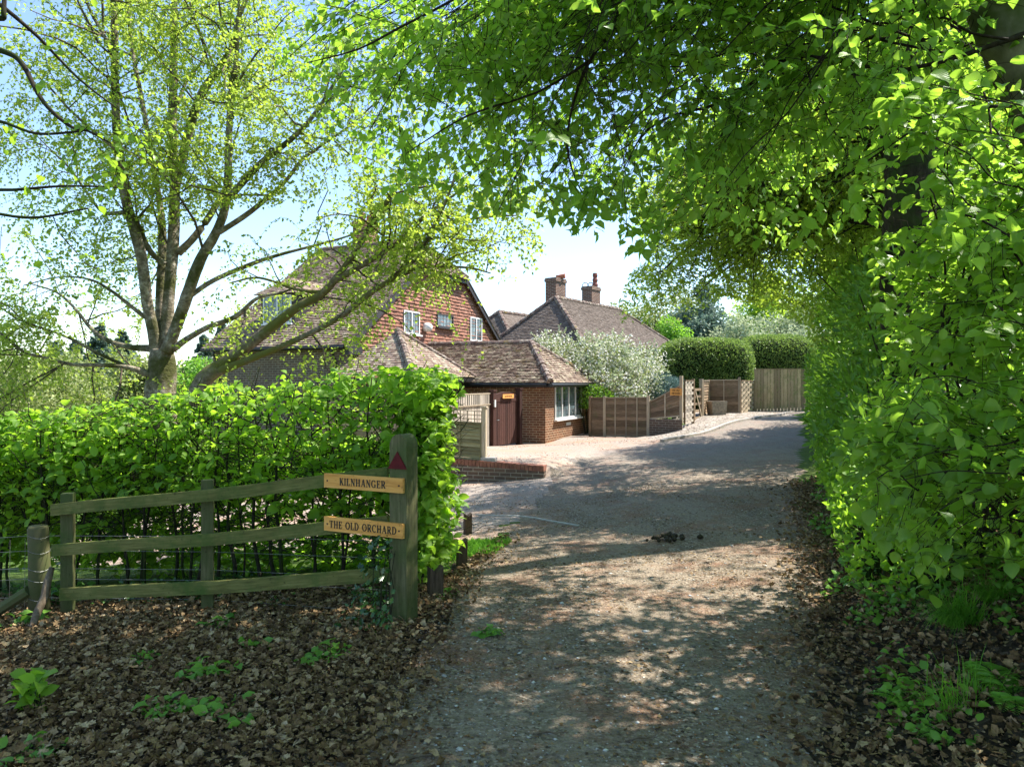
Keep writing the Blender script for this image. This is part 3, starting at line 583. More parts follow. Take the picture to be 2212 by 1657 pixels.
mb = MB(); g0, g1 = PA(s0 + .4, p1 - .5, 0), PA(s1, p1 - .5, 0); wallquad(mb, g0, PA(s0 + .4, 0, 0), wz0, PZ - .1); wallquad(mb, g0, g0 + T1 * 2.0, wz0, PZ - .1); wallquad(mb, g1 - T1 * .5, g1, wz0, PZ - .1); wallquad(mb, g1, PA(s1, 0, 0), wz0, PZ - .1); mb.build('porch_wall', M_BRICKG, house)
mb = MB(); mb.box((g0 + T1 * 2.0 + g1 - T1 * .5) / 2 + UP * .3 - T2 * -.1, (g1 - g0).length - 2.5, .05, 3.0, T1, T2, UP); mb.build('door', M_BROWN, house)

# --- the far house
def far_house():
    U = Vector((.57, .82, 0)).normalized(); W_ = Vector((-U.y, U.x, 0)); C0 = Vector((3.3, 32.9, 0))
    h = thing('far_house', 'low house with hipped plum tiled roof and two brick chimneys beyond the blossom shrub', 'house', (C0.x, C0.y, .2), math.atan2(U.y, U.x))
    ZE, ZR, w2, L, lead = 3.45, 5.9, 2.75, 12.4, 2.0
    mb = MB(); i = .35; P = [C0 + U * i + W_ * i, C0 + U * (L - i) + W_ * i, C0 + U * (L - i) + W_ * (2 * w2 - i), C0 + U * i + W_ * (2 * w2 - i)]
    for k in range(4): wallquad(mb, P[k], P[(k + 1) % 4], -.3, ZE - .03)
    mb.build('wall', M_BRICK, h)
    mb = MB(); a = C0 + UP * ZE; v = W_ * w2 + UP * (ZR - ZE); ap1 = a + U * lead + v; ap2 = a + U * (L - 3.4) + v
    tiled(mb, a, U, v, [(0, 0), (L, 0), (L - 3.4, v.length), (lead, v.length)], .11, .165, .038, .008)
    vb = -W_ * w2 + UP * (ZR - ZE); tiled(mb, a + W_ * 2 * w2, U, vb, [(0, 0), (L, 0), (L - 3.4, v.length), (lead, v.length)], .11, .165, .038, .008)
    ve = U * lead + UP * (ZR - ZE); tiled(mb, a, W_, ve, [(0, 0), (2 * w2, 0), (w2 + .01, ve.length), (w2 - .01, ve.length)], .1, .165, .03, .008)
    vr = -U * 3.4 + UP * (ZR - ZE); tiled(mb, a + U * L, W_, vr, [(0, 0), (2 * w2, 0), (w2 + .01, vr.length), (w2 - .01, vr.length)], .1, .165, .024, .005)
    r = mb.build('roof', M_TILEF, h)
    mb = MB(); ridge(mb, a, ap1, .13, .3); ridge(mb, a + W_ * 2 * w2, ap1, .12, .3); ridge(mb, ap1, ap2, .12, .33); ridge(mb, a + U * L, ap2, .11, .33); mb.build('ridge_tiles', M_RIDGE, r)
    mb = MB(); mb.tube([a - UP * .08 - W_ * .03, a + U * L - UP * .08 - W_ * .03], [.06, .06], 7); mb.tube([a - UP * .08 - U * .03, a + W_ * 2 * w2 - UP * .08 - U * .03], [.06, .06], 7); mb.build('gutter', M_BLACK, h)
    # lower wing
    B = Vector((.2, 35.9, 0)); zE, zR, q2, LL = 3.3, 5.45, 2.4, 6.5
    mb = MB(); b = B + UP * zE; v = W_ * q2 + UP * (zR - zE); a1 = b + U * 1.9 + v
    tiled(mb, b, U, v, [(0, 0), (LL, 0), (LL, v.length), (1.9, v.length)], .1, .165, .024, .006)
    ve = U * 1.9 + UP * (zR - zE); tiled(mb, b, W_, ve, [(0, 0), (2 * q2, 0), (q2 + .01, ve.length), (q2 - .01, ve.length)], .1, .165, .03, .008)
    vb = -W_ * q2 + UP * (zR - zE); tiled(mb, b + W_ * 2 * q2, U, vb, [(0, 0), (LL, 0), (LL, v.length), (1.9, v.length)], .1, .165, .024, .006)
    r2 = mb.build('wing_roof', M_TILEF, h); mb = MB(); ridge(mb, b, a1, .13, .3); ridge(mb, b + W_ * 2 * q2, a1, .12, .3); ridge(mb, a1, a1 + U * (LL - 1.9), .12, .33); mb.build('ridge_tiles', M_RIDGE, r2)
    mb = MB(); P = [B + U * .3 + W_ * .3, B + U * LL + W_ * .3, B + U * LL + W_ * (2 * q2 - .3), B + U * .3 + W_ * (2 * q2 - .3)]
    for k in range(4): wallquad(mb, P[k], P[(k + 1) % 4], -.5, zE - .03)
    mb.build('wing_wall', M_BRICK, h)
    Ya = ap1.y + 1.0; c = D(1200.5, 0, Ya); ch1 = chimney(h, c, 1.0, .62, 5.0, EYE + (828 - 602) * Ya / FD, U, M_BRICKD); zt = EYE + (828 - 602) * Ya / FD
    mb = MB(); mb.tube([c * 0 + Vector((c.x + .12, c.y, zt + .1)), Vector((c.x + .48, c.y - .1, zt + .13))], [.1, .13], 12); mb.tube([Vector((c.x + .1, c.y, zt - .02)), Vector((c.x + .12, c.y, zt + .17))], [.13, .11], 12); mb.build('chimney_pot', M_POT, ch1)
    Yb = Ya + 3.2; c = D(1277, 0, Yb); zt = EYE + (828 - 620) * Yb / FD; ch2 = chimney(h, c, 1.0, .62, 5.0, zt, U, M_BRICKD)
    mb = MB(); x = c.x + .22; pts = [(x, c.y, zt + k * .13) for k in range(7)]; mb.tube(pts, [.15, .17, .12, .16, .11, .15, .12], 12); mb.build('chimney_pot', flat_mat('dark_red_clay', (.22, .07, .05), .7), ch2)
    for k in (-.33, -.02):
        mb = MB(); n = 12; pts = [Vector((c.x + k + .15 * math.cos(math.pi * (t / n * 1.5 - .25)), c.y, zt + .1 + .15 * math.sin(math.pi * (t / n * 1.5 - .25)))) for t in range(n + 1)]; mb.tube(pts, [.025] * len(pts), 6); mb.build('cowl_hoop', flat_mat('rusty_metal', (.14, .08, .05), .7), ch2)
    # window near the hedge
    r_ = (1398 - 1106) / FD; o = C0 + W_ * .35; k = (o.x - r_ * o.y) / (r_ * U.y - U.x); p = o + U * k; zt, zb = EYE + (828 - 767) * p.y / FD, EYE + (828 - 800) * p.y / FD
    window(h, 'window', Vector((p.x, p.y, zb - .2)), U, 1.5, zt - zb + .2, 2, (3, 4), .05)
    return h
far_house()
# ---------------------------------------------------------------- fences, gates, signs
M_RAIL = wood_mat('mossy_rail_wood', (.075, .075, .022), (.17, .17, .05), (.27, .26, .095), 4, (.06, .10, .02), (.45, .66))
M_POST = wood_mat('green_stained_post', (.06, .058, .028), (.13, .125, .06), (.22, .205, .11), 4, (.07, .095, .03), (.4, .66))
M_PLAQUE = wood_mat('pale_varnished_wood', (.52, .22, .05), (.72, .36, .095), (.80, .45, .14), 3)
M_PALE = wood_mat('weathered_pale_wood', (.24, .18, .12), (.38, .31, .22), (.50, .43, .33), 5)
M_LAP = wood_mat('brown_lap_wood', (.13, .085, .052), (.23, .16, .10), (.36, .26, .17), 5, (.12, .13, .06), (.55, .75))
M_GREYW = wood_mat('silvered_wood', (.24, .20, .16), (.40, .35, .29), (.55, .49, .42), 5)
M_GREENW = wood_mat('treated_green_wood', (.17, .15, .075), (.27, .24, .13), (.36, .32, .19), 5)
M_BOARDS = wood_mat('tan_board_wood', (.26, .20, .11), (.38, .30, .18), (.46, .38, .25), 3, (.22, .24, .10), (.5, .72))
M_OLDW = wood_mat('dark_old_wood', (.035, .025, .018), (.075, .052, .036), (.13, .095, .07), 7)
M_CONC = flat_mat('concrete', (.42, .41, .39), .9); M_INK = flat_mat('black_lettering', (.012, .011, .01), .5); M_RED = flat_mat('dark_red_reflector', (.11, .004, .008), .55, .2, var=.4)
M_STEEL = flat_mat('galvanised_wire', (.28, .29, .28), .4, metal=.7); M_ORANGE = wood_mat('orange_varnished_wood', (.50, .20, .05), (.62, .28, .08), (.70, .36, .13), 3)
# serif letters as strokes (x0,y0,x1,y1,thickness) on a 1-high em
def arc(cx_, cy_, rx, ry, a0, a1, n, t0, t1):
    o = []; P = [(cx_ + rx * math.cos(R(a0 + (a1 - a0) * i / n)), cy_ + ry * math.sin(R(a0 + (a1 - a0) * i / n))) for i in range(n + 1)]
    for i in range(n):
        am = R(a0 + (a1 - a0) * (i + .5) / n); o.append((*P[i], *P[i + 1], t0 + (t1 - t0) * abs(math.cos(am))))
    return o
SE = lambda x, y, w=.13: (x - w, y, x + w, y, .07)
K_, S_ = .21, .095
GL = {
 'I': (.30, [(.15, 0, .15, 1, K_), SE(.15, .035), SE(.15, .965)]),
 'L': (.62, [(.17, 0, .17, 1, K_), SE(.17, .965), (.04, .035, .60, .035, S_), (.58, 0, .58, .28, S_)]),
 'K': (.74, [(.17, 0, .17, 1, K_), SE(.17, .035), SE(.17, .965), (.22, .42, .60, .96, S_), (.33, .58, .64, .03, K_), SE(.60, .965, .1), SE(.66, .035, .1)]),
 'N': (.80, [(.15, 0, .15, 1, S_), SE(.15, .035, .1), (.06, .965, .24, .965, S_), (.17, .97, .66, .03, K_), (.66, 0, .66, 1, S_), SE(.66, .965, .1)]),
 'H': (.82, [(.17, 0, .17, 1, K_), (.65, 0, .65, 1, K_), SE(.17, .035), SE(.17, .965), SE(.65, .035), SE(.65, .965), (.17, .5, .65, .5, S_)]),
 'A': (.80, [(.12, .02, .40, 1, S_), (.42, 1, .68, .02, K_), (.22, .33, .58, .33, S_), SE(.12, .035, .11), SE(.68, .035, .13)]),
 'E': (.66, [(.17, 0, .17, 1, K_), (.04, .965, .58, .965, S_), (.04, .035, .62, .035, S_), (.17, .51, .45, .51, S_), (.57, .75, .57, 1, S_), (.61, 0, .61, .26, S_), (.45, .40, .45, .62, S_)]),
 'T': (.72, [(.36, 0, .36, 1, K_), SE(.36, .035), (.04, .965, .68, .965, S_), (.05, .75, .05, 1, S_), (.67, .75, .67, 1, S_)]),
 'R': (.76, [(.17, 0, .17, 1, K_), SE(.17, .035), (.04, .965, .4, .965, S_), (.17, .49, .4, .49, S_)] + arc(.38, .73, .2, .235, -90, 90, 8, S_, K_) + [(.36, .49, .64, .03, K_), SE(.67, .035, .09)]),
 'D': (.80, [(.17, 0, .17, 1, K_), (.04, .965, .38, .965, S_), (.04, .035, .38, .035, S_)] + arc(.34, .5, .36, .465, -90, 90, 12, S_, K_)),
 'O': (.84, arc(.42, .5, .34, .465, 0, 360, 20, S_, K_)),
 'C': (.76, arc(.42, .5, .34, .465, 48, 312, 16, S_, K_) + [(.66, .68, .66, .95, S_)]),
 'G': (.82, arc(.42, .5, .34, .465, 48, 320, 16, S_, K_) + [(.66, .68, .66, .95, S_), (.66, .05, .66, .42, K_), (.52, .42, .76, .42, S_)]),
 ' ': (.42, [])}
def lettering(txt, c, U, h, width, parent, Nn, m=None):
    tot = sum(GL[ch][0] + .12 for ch in txt) - .12; sx = width / tot; mb = MB(); x = -width / 2
    for ch in txt:
        for (a, b, c2, d, t) in GL[ch][1]:
            p = c + U * (x + a * sx) + UP * ((b - .5) * h) + Nn * .0012; q = c + U * (x + c2 * sx) + UP * ((d - .5) * h) + Nn * .0012
            dd = (q - p).normalized(); n2 = dd.cross(Nn).normalized() * (t * h / 2); e = dd * (.02 * h)
            vert = abs(dd.z) > .7; k = (sx / h) if vert else 1; n2 = n2 * (max(.8, min(1.2, k)))
            j = Nn * random.uniform(0, .0006)
            mb.quad([p - n2 - e + j, q - n2 + e + j, q + n2 + e + j, p + n2 - e + j])
        x += (GL[ch][0] + .12) * sx
    return mb.build('lettering', m or M_INK, parent)
# --- sign post (rounded top), turned a little left
th = R(34 - 8.6); PN = Vector((-math.sin(th), -math.cos(th), 0)); PU = Vector((math.cos(th), -math.sin(th), 0))   # face normal, along face to the right
pc = D(872, 0, 4.88); pc.z = gz(pc.x, pc.y); ZT = EYE - (937 - 828) * 4.85 / FD
post = thing('sign_post', 'thick mossy wooden post with rounded top and red triangle, ending the rail fence', 'post', tuple(pc), 0)
w2, d2 = .068, .068; mb = MB(); prof = []; zc = ZT - .085
for k in range(13): t = math.pi * k / 12; prof.append((w2 * math.cos(t), zc + .085 * math.sin(t)))
prof = [(w2, pc.z - .3)] + prof + [(-w2, pc.z - .3)]
F_ = [Vector((pc.x, pc.y, 0)) + PU * a + PN * d2 + UP * z for a, z in prof]; Bk = [Vector((pc.x, pc.y, 0)) + PU * a - PN * d2 + UP * z for a, z in prof]
mb.quad(F_, [(z, a) for a, z in prof], .4); mb.quad(list(reversed(Bk)), [(z, a) for a, z in reversed(prof)], .4)
for i in range(len(prof) - 1):
    mb.quad([F_[i], Bk[i], Bk[i + 1], F_[i + 1]], [(prof[i][1], .3), (prof[i][1], .44), (prof[i + 1][1], .44), (prof[i + 1][1], .3)], .6)
po = mb.build('shaft', M_POST, post)
bv = po.modifiers.new('b', 'BEVEL'); bv.width = .006; bv.segments = 2; bv.limit_method = 'ANGLE'
mb = MB(); tc = Vector((pc.x, pc.y, 0)) + PN * (d2 + .004); zt, zb = EYE - (975 - 828) * 4.8 / FD, EYE - (1013 - 828) * 4.8 / FD
tri = [tc - PU * .075 + UP * zb, tc + PU * .075 + UP * zb, tc + UP * zt]; mb.quad([p + PN * .006 for p in tri]); mb.quad([tri[0], tri[1], tri[1] + PN * .006, tri[0] + PN * .006]); mb.quad([tri[1], tri[2], tri[2] + PN * .006, tri[1] + PN * .006]); mb.quad([tri[2], tri[0], tri[0] + PN * .006, tri[2] + PN * .006]); mb.build('red_triangle', M_RED, post)
def plaque(txt, y0, lab, tw):
    zc_ = EYE - (y0 - 828) * 4.78 / FD; L = .66; Rr = Vector((pc.x, pc.y, zc_)) + PU * (w2 - .012) + PN * (d2 + .014); c = Rr - PU * (L / 2)
    t = thing('name_sign', lab, 'sign', tuple(c), 0, 'name boards on the sign post'); mb = MB(); mb.box(c, L, .024, .098, PU, -PN, UP, r=.5 if 'K' in txt else .62); b = mb.build('board', M_PLAQUE, t)
    bv = b.modifiers.new('b', 'BEVEL'); bv.width = .003; bv.segments = 2
    lettering(txt, c + PN * .0125, PU, .05, tw, t, PN)
    for s in (-1, 1): mb = MB(); p = c + PU * s * (L / 2 - .03) + PN * .012; mb.tube([p, p + PN * .004], [.006, .005], 8); mb.build('screw', M_DARK, t)
plaque('KILNHANGER', 1049, 'upper pale wooden board reading KILNHANGER', .385); plaque('THE OLD ORCHARD', 1147, 'lower pale wooden board reading THE OLD ORCHARD', .56)
# --- post and rail fence
fen = thing('post_and_rail_fence', 'mossy three-rail wooden fence in front of the hedge', 'fence', (-2.2, 5.3, gz(-2.2, 5.3)), 0)
def Yl(dx): return np.interp(dx, [115, 835], [5.55, 4.98])
fd = (D(835, 0, Yl(835)) - D(115, 0, Yl(115))); fd.z = 0; fd.normalize(); fn = Vector((fd.y, -fd.x, 0))
for (xa, ya, xb, yb, hh) in ((113, 1101, 838, 1023, .088), (115, 1188, 838, 1128, .088), (132, 1283, 842, 1240, .092)):
    a, b = D(xa, ya, Yl(xa)), D(xb, yb, Yl(xb)); mb = MB(); m_ = 8
    for i in range(m_):                     # gently bowed rail
        p, q_ = a.lerp(b, i / m_), a.lerp(b, (i + 1) / m_); s = lambda t: UP * (-.012 * math.sin(t * math.pi) + .004 * math.sin(t * 9))
        p = p + s(i / m_); q_ = q_ + s((i + 1) / m_); P_ = []
        for (pt) in (p, q_): P_ += [[pt + UP * hh / 2 + fn * .018, pt - UP * hh / 2 + fn * .018, pt - UP * hh / 2 - fn * .018, pt + UP * hh / 2 - fn * .018]]
        A_, B_ = P_; L0, L1 = i / m_ * 3, (i + 1) / m_ * 3
        for k in range(4): mb.quad([A_[k], B_[k], B_[(k + 1) % 4], A_[(k + 1) % 4]][::-1], [(L0, k * .1 + .1), (L0, k * .1), (L1, k * .1), (L1, k * .1 + .1)][::-1] if False else [(L0, k * .1 + .1), (L1, k * .1 + .1), (L1, k * .1), (L0, k * .1)], .3)
    mb.quad(P_[1], None, .3); mb.quad([a + UP * hh / 2 - fn * .018, a - UP * hh / 2 - fn * .018, a - UP * hh / 2 + fn * .018, a + UP * hh / 2 + fn * .018][::1], None, .3)
    mb.build('rail', M_RAIL, fen)
for (xc, yt, Y_) in ((140, 1066, 5.62), (443, 1037, 5.36)):
    c = D(xc, yt, Y_); g = gz(c.x, c.y); mb = MB(); r_ = .3
    q1 = (fd * .85 - fn * .5).normalized(); q2_ = Vector((-q1.y, q1.x, 0)); mb.box(Vector((c.x, c.y, (c.z + g - .3) / 2)) - fn * .03, .085, .085, c.z - g + .3, q1, q2_, UP, r_)
    for f in mb.uv[-6:]: f[:] = [(b_, a_) for a_, b_ in f]
    mb.build('post', M_POST, fen)
# round straining post with wires, brace and fallen bough
c = D(85, 1135, 5.75); g = gz(c.x, c.y); rp = thing('round_post', 'stubby round mossy post with wire wrapped round it at the left end of the fence', 'post', (c.x, c.y, g)); mb = MB(); mb.tube([(c.x, c.y, g - .2), (c.x, c.y, g + .4), (c.x - .01, c.y, c.z - .02), (c.x - .01, c.y, c.z)], [.078, .077, .074, .066], 14, .02); mb.build('shaft', M_POST, rp, True)
mb = MB(); a = Vector((c.x - .05, c.y - .05, g + .22)); mb.tube([a, Vector((c.x - .5, c.y - .1, g - .08))], [.045, .045], 8); mb.build('brace', M_POST, rp)
mb = MB()
for zz in (c.z - .08, c.z - .2, c.z - .34, g + .3, g + .15):
    n = 14; mb.tube([(c.x + .08 * math.cos(2 * math.pi * t / n), c.y + .08 * math.sin(2 * math.pi * t / n), zz + .012 * math.sin(4 * math.pi * t / n)) for t in range(n + 1)], [.0016] * (n + 1), 4, cap=False)
    mb.tube([(c.x - .08, c.y, zz), (c.x - 1.5, c.y + .4, zz - .15 + random.uniform(-.03, .03)), (c.x - 3, c.y + .8, zz - .3)], [.0016] * 3, 4); mb.tube([(c.x + .08, c.y, zz), (c.x + 1.4, c.y - .12, zz + .02), (c.x + 3.1, 4.98, zz + .12)], [.0016] * 3, 4)
for x_ in np.arange(-1.5, -.1, .15): mb.tube([(c.x + x_, c.y - x_ * .27, g - .2), (c.x + x_ + .01, c.y - x_ * .27, c.z - .1 - .1 * abs(x_))], [.0014] * 2, 4)
mb.build('wire', M_STEEL, rp)
M_STEM = bark_mat('hedge_bark', (.012, .012, .008), (.035, .033, .022), (.07, .068, .045), 30, moss=(.03, .045, .012), dist=.006)
M_BOUGH = bark_mat('dead_bough_bark', (.08, .06, .04), (.15, .115, .08), (.24, .19, .14), 30, dist=.008)
pts = [D(112, 1225, 5.5), D(103, 1255, 5.45), D(97, 1290, 5.4), D(80, 1325, 5.3), D(66, 1360, 5.15)]; pts[-1].z = gz(pts[-1].x, pts[-1].y)
mb = MB(); mb.tube(pts, [.02, .028, .03, .028, .022], 8, .1); o = mb.build('dead_bough', M_BOUGH, None, True); tag(recentre(o), 'crooked bare bough leaning between the round post and the rail fence', 'branch')
# --- three stubby marker stakes with notched tops, and edging
for i, (dx, yt, yb, ww) in enumerate(((940, 1222, 1292, .105), (997, 1163, 1222, .085), (1010, 1108, 1153, .08))):
    c = G(dx, yb); h = (yb - yt) * c.y / FD; mb = MB(); ax = Vector((.93, .36, 0)).normalized(); ay = Vector((-ax.y, ax.x, 0)); a_, b_ = ww / 2, .04; tl = Vector((random.uniform(-.02, .03), 0, 0))
    prof = [(-a_, -.15), (a_, -.15), (a_, h), (0, h - ww * .42), (-a_, h)]
    F1 = [c + ax * u - ay * b_ + UP * v + tl * max(v, 0) for u, v in prof]; B1 = [c + ax * u + ay * b_ + UP * v + tl * max(v, 0) for u, v in prof]
    mb.quad(F1, [(v, u) for u, v in prof]); mb.quad(B1[::-1], [(v, u) for u, v in prof[::-1]])
    for k in range(5): j = (k + 1) % 5; mb.quad([F1[j], F1[k], B1[k], B1[j]], [(prof[j][1], 0), (prof[k][1], 0), (prof[k][1], .1), (prof[j][1], .1)])
    tag(recentre(mb.build('marker_stake', M_OLDW)), ['dark notched stake nearest the sign post, widest of the three', 'middle notched stake on the verge, leaf litter round its foot', 'small notched stake farthest along the verge beside the grass'][i], 'stake', 'notched stakes along the verge')
# --- low retaining wall
rw = thing('retaining_wall', 'low brown brick wall with red brick-on-edge top beside the drive', 'wall', (WR[0], WR[1], -.3)); mb = MB(); WN3, WD3 = Vector((*WN, 0)), Vector((*WD, 0)); Wr, Wl = Vector((*WR, 0)), Vector((*WL, 0))
def wtop(t): return .0 + t * .045       # t metres left of the right end
nseg = 6; Lw = (Wr - Wl).length
for i in range(nseg):
    t0, t1 = Lw * i / nseg, Lw * (i + 1) / nseg; a = Wr - WD3 * t0; b = Wr - WD3 * t1
    mb.quad([(b.x, b.y, -1.3), (a.x, a.y, -1.3), (a.x, a.y, wtop(t0) - .1), (b.x, b.y, wtop(t1) - .1)], [(-t1, -1.3), (-t0, -1.3), (-t0, wtop(t0) - .1), (-t1, wtop(t1) - .1)])
e = Wr + WN3 * .23; mb.quad([(Wr.x, Wr.y, -1), (e.x, e.y, -1), (e.x, e.y, -.1), (Wr.x, Wr.y, -.1)], [(0, -1), (.23, -1), (.23, -.1), (0, -.1)]); mb.build('brickwork', M_BRICKG, rw)
mb = MB()
for i in range(int(Lw / .078)):
    t = i * .078 + .039; c = Wr - WD3 * t + WN3 * .112 + UP * (wtop(t) - .047 + random.uniform(-.003, .003)); mb.box(c, .07, .238, .108, WD3, WN3, UP)
mb.build('coping', flat_mat('red_coping_brick', (.30, .13, .085), .9, var=.5, sc_=6), rw)
# --- lap panel + trellis on the wall, and its posts
def lap(mb, a, b, z0a, z0b, z1a, z1b, n=12, t=.02, wav=.006):     # overlapping boards between two feet
    a = Vector(a); b = Vector(b); U = (b - a).normalized(); Nn = Vector((U.y, -U.x, 0)); L = (b - a).length; K = 6
    for i in range(n):
        r = random.random(); f0, f1 = i / n, (i + 1.0) / n; ph = random.uniform(0, 6)
        for k in range(K):
            u0, u1 = k / K, (k + 1) / K; P_ = []
            for u in (u0, u1):
                za = z0a + (z0b - z0a) * u; zb = z1a + (z1b - z1a) * u; p = a + U * (L * u); wv = wav * math.sin(u * 7 + ph)
                P_.append((p + Nn * .034 + UP * (za + (zb - za) * f0 + wv), p + Nn * .004 + UP * (za + (zb - za) * f1 + wv + .004), p + Nn * .0 + UP * (za + (zb - za) * f0 + wv)))
            mb.quad([P_[0][0], P_[1][0], P_[1][1], P_[0][1]], [(u0 * L, f0), (u1 * L, f0), (u1 * L, f1), (u0 * L, f1)], r); mb.quad([P_[0][2], P_[1][2], P_[1][0], P_[0][0]], None, r)
            mb.quad([P_[1][2], P_[0][2], P_[0][1] - Nn * .01, P_[1][1] - Nn * .01], [(u0 * L, f0), (u1 * L, f0), (u1 * L, f1), (u0 * L, f1)], r)
def vpost(mb, p, z0, z1, s=.09, U=(1, 0, 0), cap=False):
    U = Vector(U).normalized(); V_ = Vector((-U.y, U.x, 0)); p = Vector((p[0], p[1], 0)); mb.box(p + UP * (z0 + z1) / 2, z1 - z0, s, s, UP, V_, U)
    if cap: mb.box(p + UP * (z1 + .012), .03, s + .04, s + .04, UP, V_, U)
pf = thing('trellis_topped_fence', 'greenish lap panel fence with square trellis top standing on the low brick wall', 'fence', (-1.5, 14.7, .05))
off = WN3 * .13; pr_ = Wr - WD3 * 1.27 + off; zt0 = wtop(1.3) + .01
for k in range(2):
    a = pr_ - WD3 * (.08 + k * 1.95 + 1.8); b = pr_ - WD3 * (.06 + k * 1.95); za, zb = wtop((Wr - a).length), wtop((Wr - b).length); ht = .72
    mb = MB(); lap(mb, a, b, za + .04, zb + .04, za + ht, zb + ht, 9); mb.build('panel', M_GREENW, pf)
    mb = MB(); nb = 4
    for j in range(nb + 1):
        p = a.lerp(b, j / nb); zz = za + (zb - za) * j / nb; mb.box(p - WN3 * .03 + UP * (zz + .02 + ht / 2), ht, .02, .035, UP, WN3, WD3)
    for q_ in (.02, ht + .02): mb.beam(a + UP * (za + q_) - WN3 * .02, b + UP * (zb + q_) - WN3 * .02, .05, .035)
    mb.build('batten', M_GREENW, pf)
    mb = MB()
    for j in range(13): p = a.lerp(b, j / 12); zz = za + (zb - za) * j / 12; mb.box(p + UP * (zz + ht + .14), .24, .014, .018, UP, WN3, WD3)
    for q_ in (.10, .18, .26): mb.beam(a + UP * (za + ht + q_) + WN3 * .012, b + UP * (zb + ht + q_) + WN3 * .012, .012, .018)
    mb.build('trellis', M_PALE, pf)
    mb = MB(); vpost(mb, pr_ - WD3 * (k * 1.95), wtop(1.3 + k * 1.95) + .0, wtop(1.3 + k * 1.95) + 1.06, .085, WD3, True); mb.build('post', M_PALE, pf)
mb = MB(); mb.box(pr_ + WD3 * .1 + UP * (wtop(1.2) + .035), .3, .16, .075, WD3, WN3, UP); mb.build('concrete_foot', M_CONC, pf)
# --- pale picket-topped fence from the left to the brown gate
ga, gb = D(1062, 0, 20.3), D(1119, 0, 21.6); ga.z = gb.z = 0; fl = D(948, 0, 16.9); fl.z = 0; fr_ = ga + Vector((-.06, -.06, 0))
U = (fr_ - fl).normalized(); Nn = Vector((U.y, -U.x, 0)); pk = thing('slatted_top_fence', 'silvery close-board fence with open slatted top running to the brown gate', 'fence', (fl.x, fl.y, -.25), math.atan2(U.y, U.x))
L = (fr_ - fl).length; mb = MB(); n = int(L / .1); zt_ = 1.0
for i in range(-14, n): p = fl + U * (i + .5) * L / n; g_ = -.28; mb.box(p + UP * (g_ + zt_) / 2 + Nn * (.006 if i % 2 else 0), zt_ - g_, .02, .096, UP, Nn, U)
mb.build('boards', M_GREYW, pk); mb = MB()
for i in range(-9, int(L / .155)): p = fl + U * (i + .5) * .155; mb.box(p + UP * 1.165 + Nn * .02, .27, .05, .075, UP, Nn, U)
mb.build('slats', M_GREYW, pk); mb = MB()
for z_ in (1.32,): mb.beam(fl - U * 1.4 + UP * z_, fr_ + UP * z_, .1, .03)
mb.beam(fl - U * 1.4 + UP * 1.02 + Nn * .03, fr_ + UP * 1.02 + Nn * .03, .05, .03); mb.build('rail', M_PALE, pk)
mb = MB(); vpost(mb, fl + Nn * .05 + U * .15, -.3, 1.33, .11, U); mb.build('post', M_PALE, pk)
# --- brown gate
U = (gb - ga).normalized(); Nn = Vector((U.y, -U.x, 0)); L = (gb - ga).length; gg = -.24; gt = 1.36
gate = thing('garden_gate', 'arched brown boarded gate between brown posts beside the brick annex', 'gate', (ga.x, ga.y, gg), math.atan2(U.y, U.x))
mb = MB(); n = 12
for i in range(n):
    u0 = .1 + (L - .2) * i / n; u1 = .1 + (L - .2) * (i + 1) / n; um = (u0 + u1) / 2 / L; zt2 = gt - .17 + .1 * math.sin(um * math.pi); mb.box(ga + U * (u0 + u1) / 2 + UP * ((gg + .07 + zt2) / 2), zt2 - gg - .07, .03, (u1 - u0) * .86, UP, Nn, U)
mb.box(ga + U * L / 2 + UP * ((gg + .07 + gt - .2) / 2) - Nn * .012, gt - .27 - gg, .012, L - .2, UP, Nn, U)
mb.build('boards', M_BROWN, gate); mb = MB()
for i in range(12):                        # arched head rail
    u0, u1 = .08 + (L - .16) * i / 12, .08 + (L - .16) * (i + 1) / 12; z0 = gt - .13 + .13 * math.sin(u0 / L * math.pi); z1 = gt - .13 + .13 * math.sin(u1 / L * math.pi); a_, b_ = ga + U * u0 + Nn * .025, ga + U * u1 + Nn * .025
    mb.hexa([a_ + UP * (gt - .28), b_ + UP * (gt - .28), b_ - Nn * .06 + UP * (gt - .28), a_ - Nn * .06 + UP * (gt - .28), a_ + UP * z0, b_ + UP * z1, b_ - Nn * .06 + UP * z1, a_ - Nn * .06 + UP * z0], .5)
mb.build('head_rail', M_BROWN, gate)
for s, h in ((0, gt + .02), (L, gt + .06)): mb = MB(); vpost(mb, ga + U * s + Nn * .03, gg - .1, h, .15, U); mb.box(ga + U * s + Nn * .03 + UP * (h + .02), .045, .19, .19, UP, Nn, U); mb.build('gate_post', M_BROWN, gate)
mb = MB(); p = ga + U * .17 + Nn * .03 + UP * (gg + .8); mb.tube([p, p + Nn * .06, p + Nn * .06 + U * .09], [.012] * 3, 6); mb.build('handle', M_STEEL, gate)
mb = MB(); p = ga + U * -.02 + Nn * .12 + UP * (gg + 1.28); mb.box(p, .2, .04, .06, UP, Nn, U); o = mb.build('intercom', M_WHITE); tag(recentre(o), 'small white entry box fixed to the left brown gate post', 'intercom')
ns = thing('name_sign', 'little pale varnished name board on the arched brown gate', 'sign', tuple(ga + U * L / 2 + Nn * .07 + UP * (gt - .16))); mb = MB(); mb.box(ga + U * (L / 2 + .05) + Nn * .07 + UP * (gt - .13), .62, .02, .12, U, -Nn, UP); mb.build('board', M_ORANGE, ns); lettering('KILNHANGER', ga + U * (L / 2 + .05) + Nn * .0805 + UP * (gt - .13), U, .055, .42, ns, Nn)
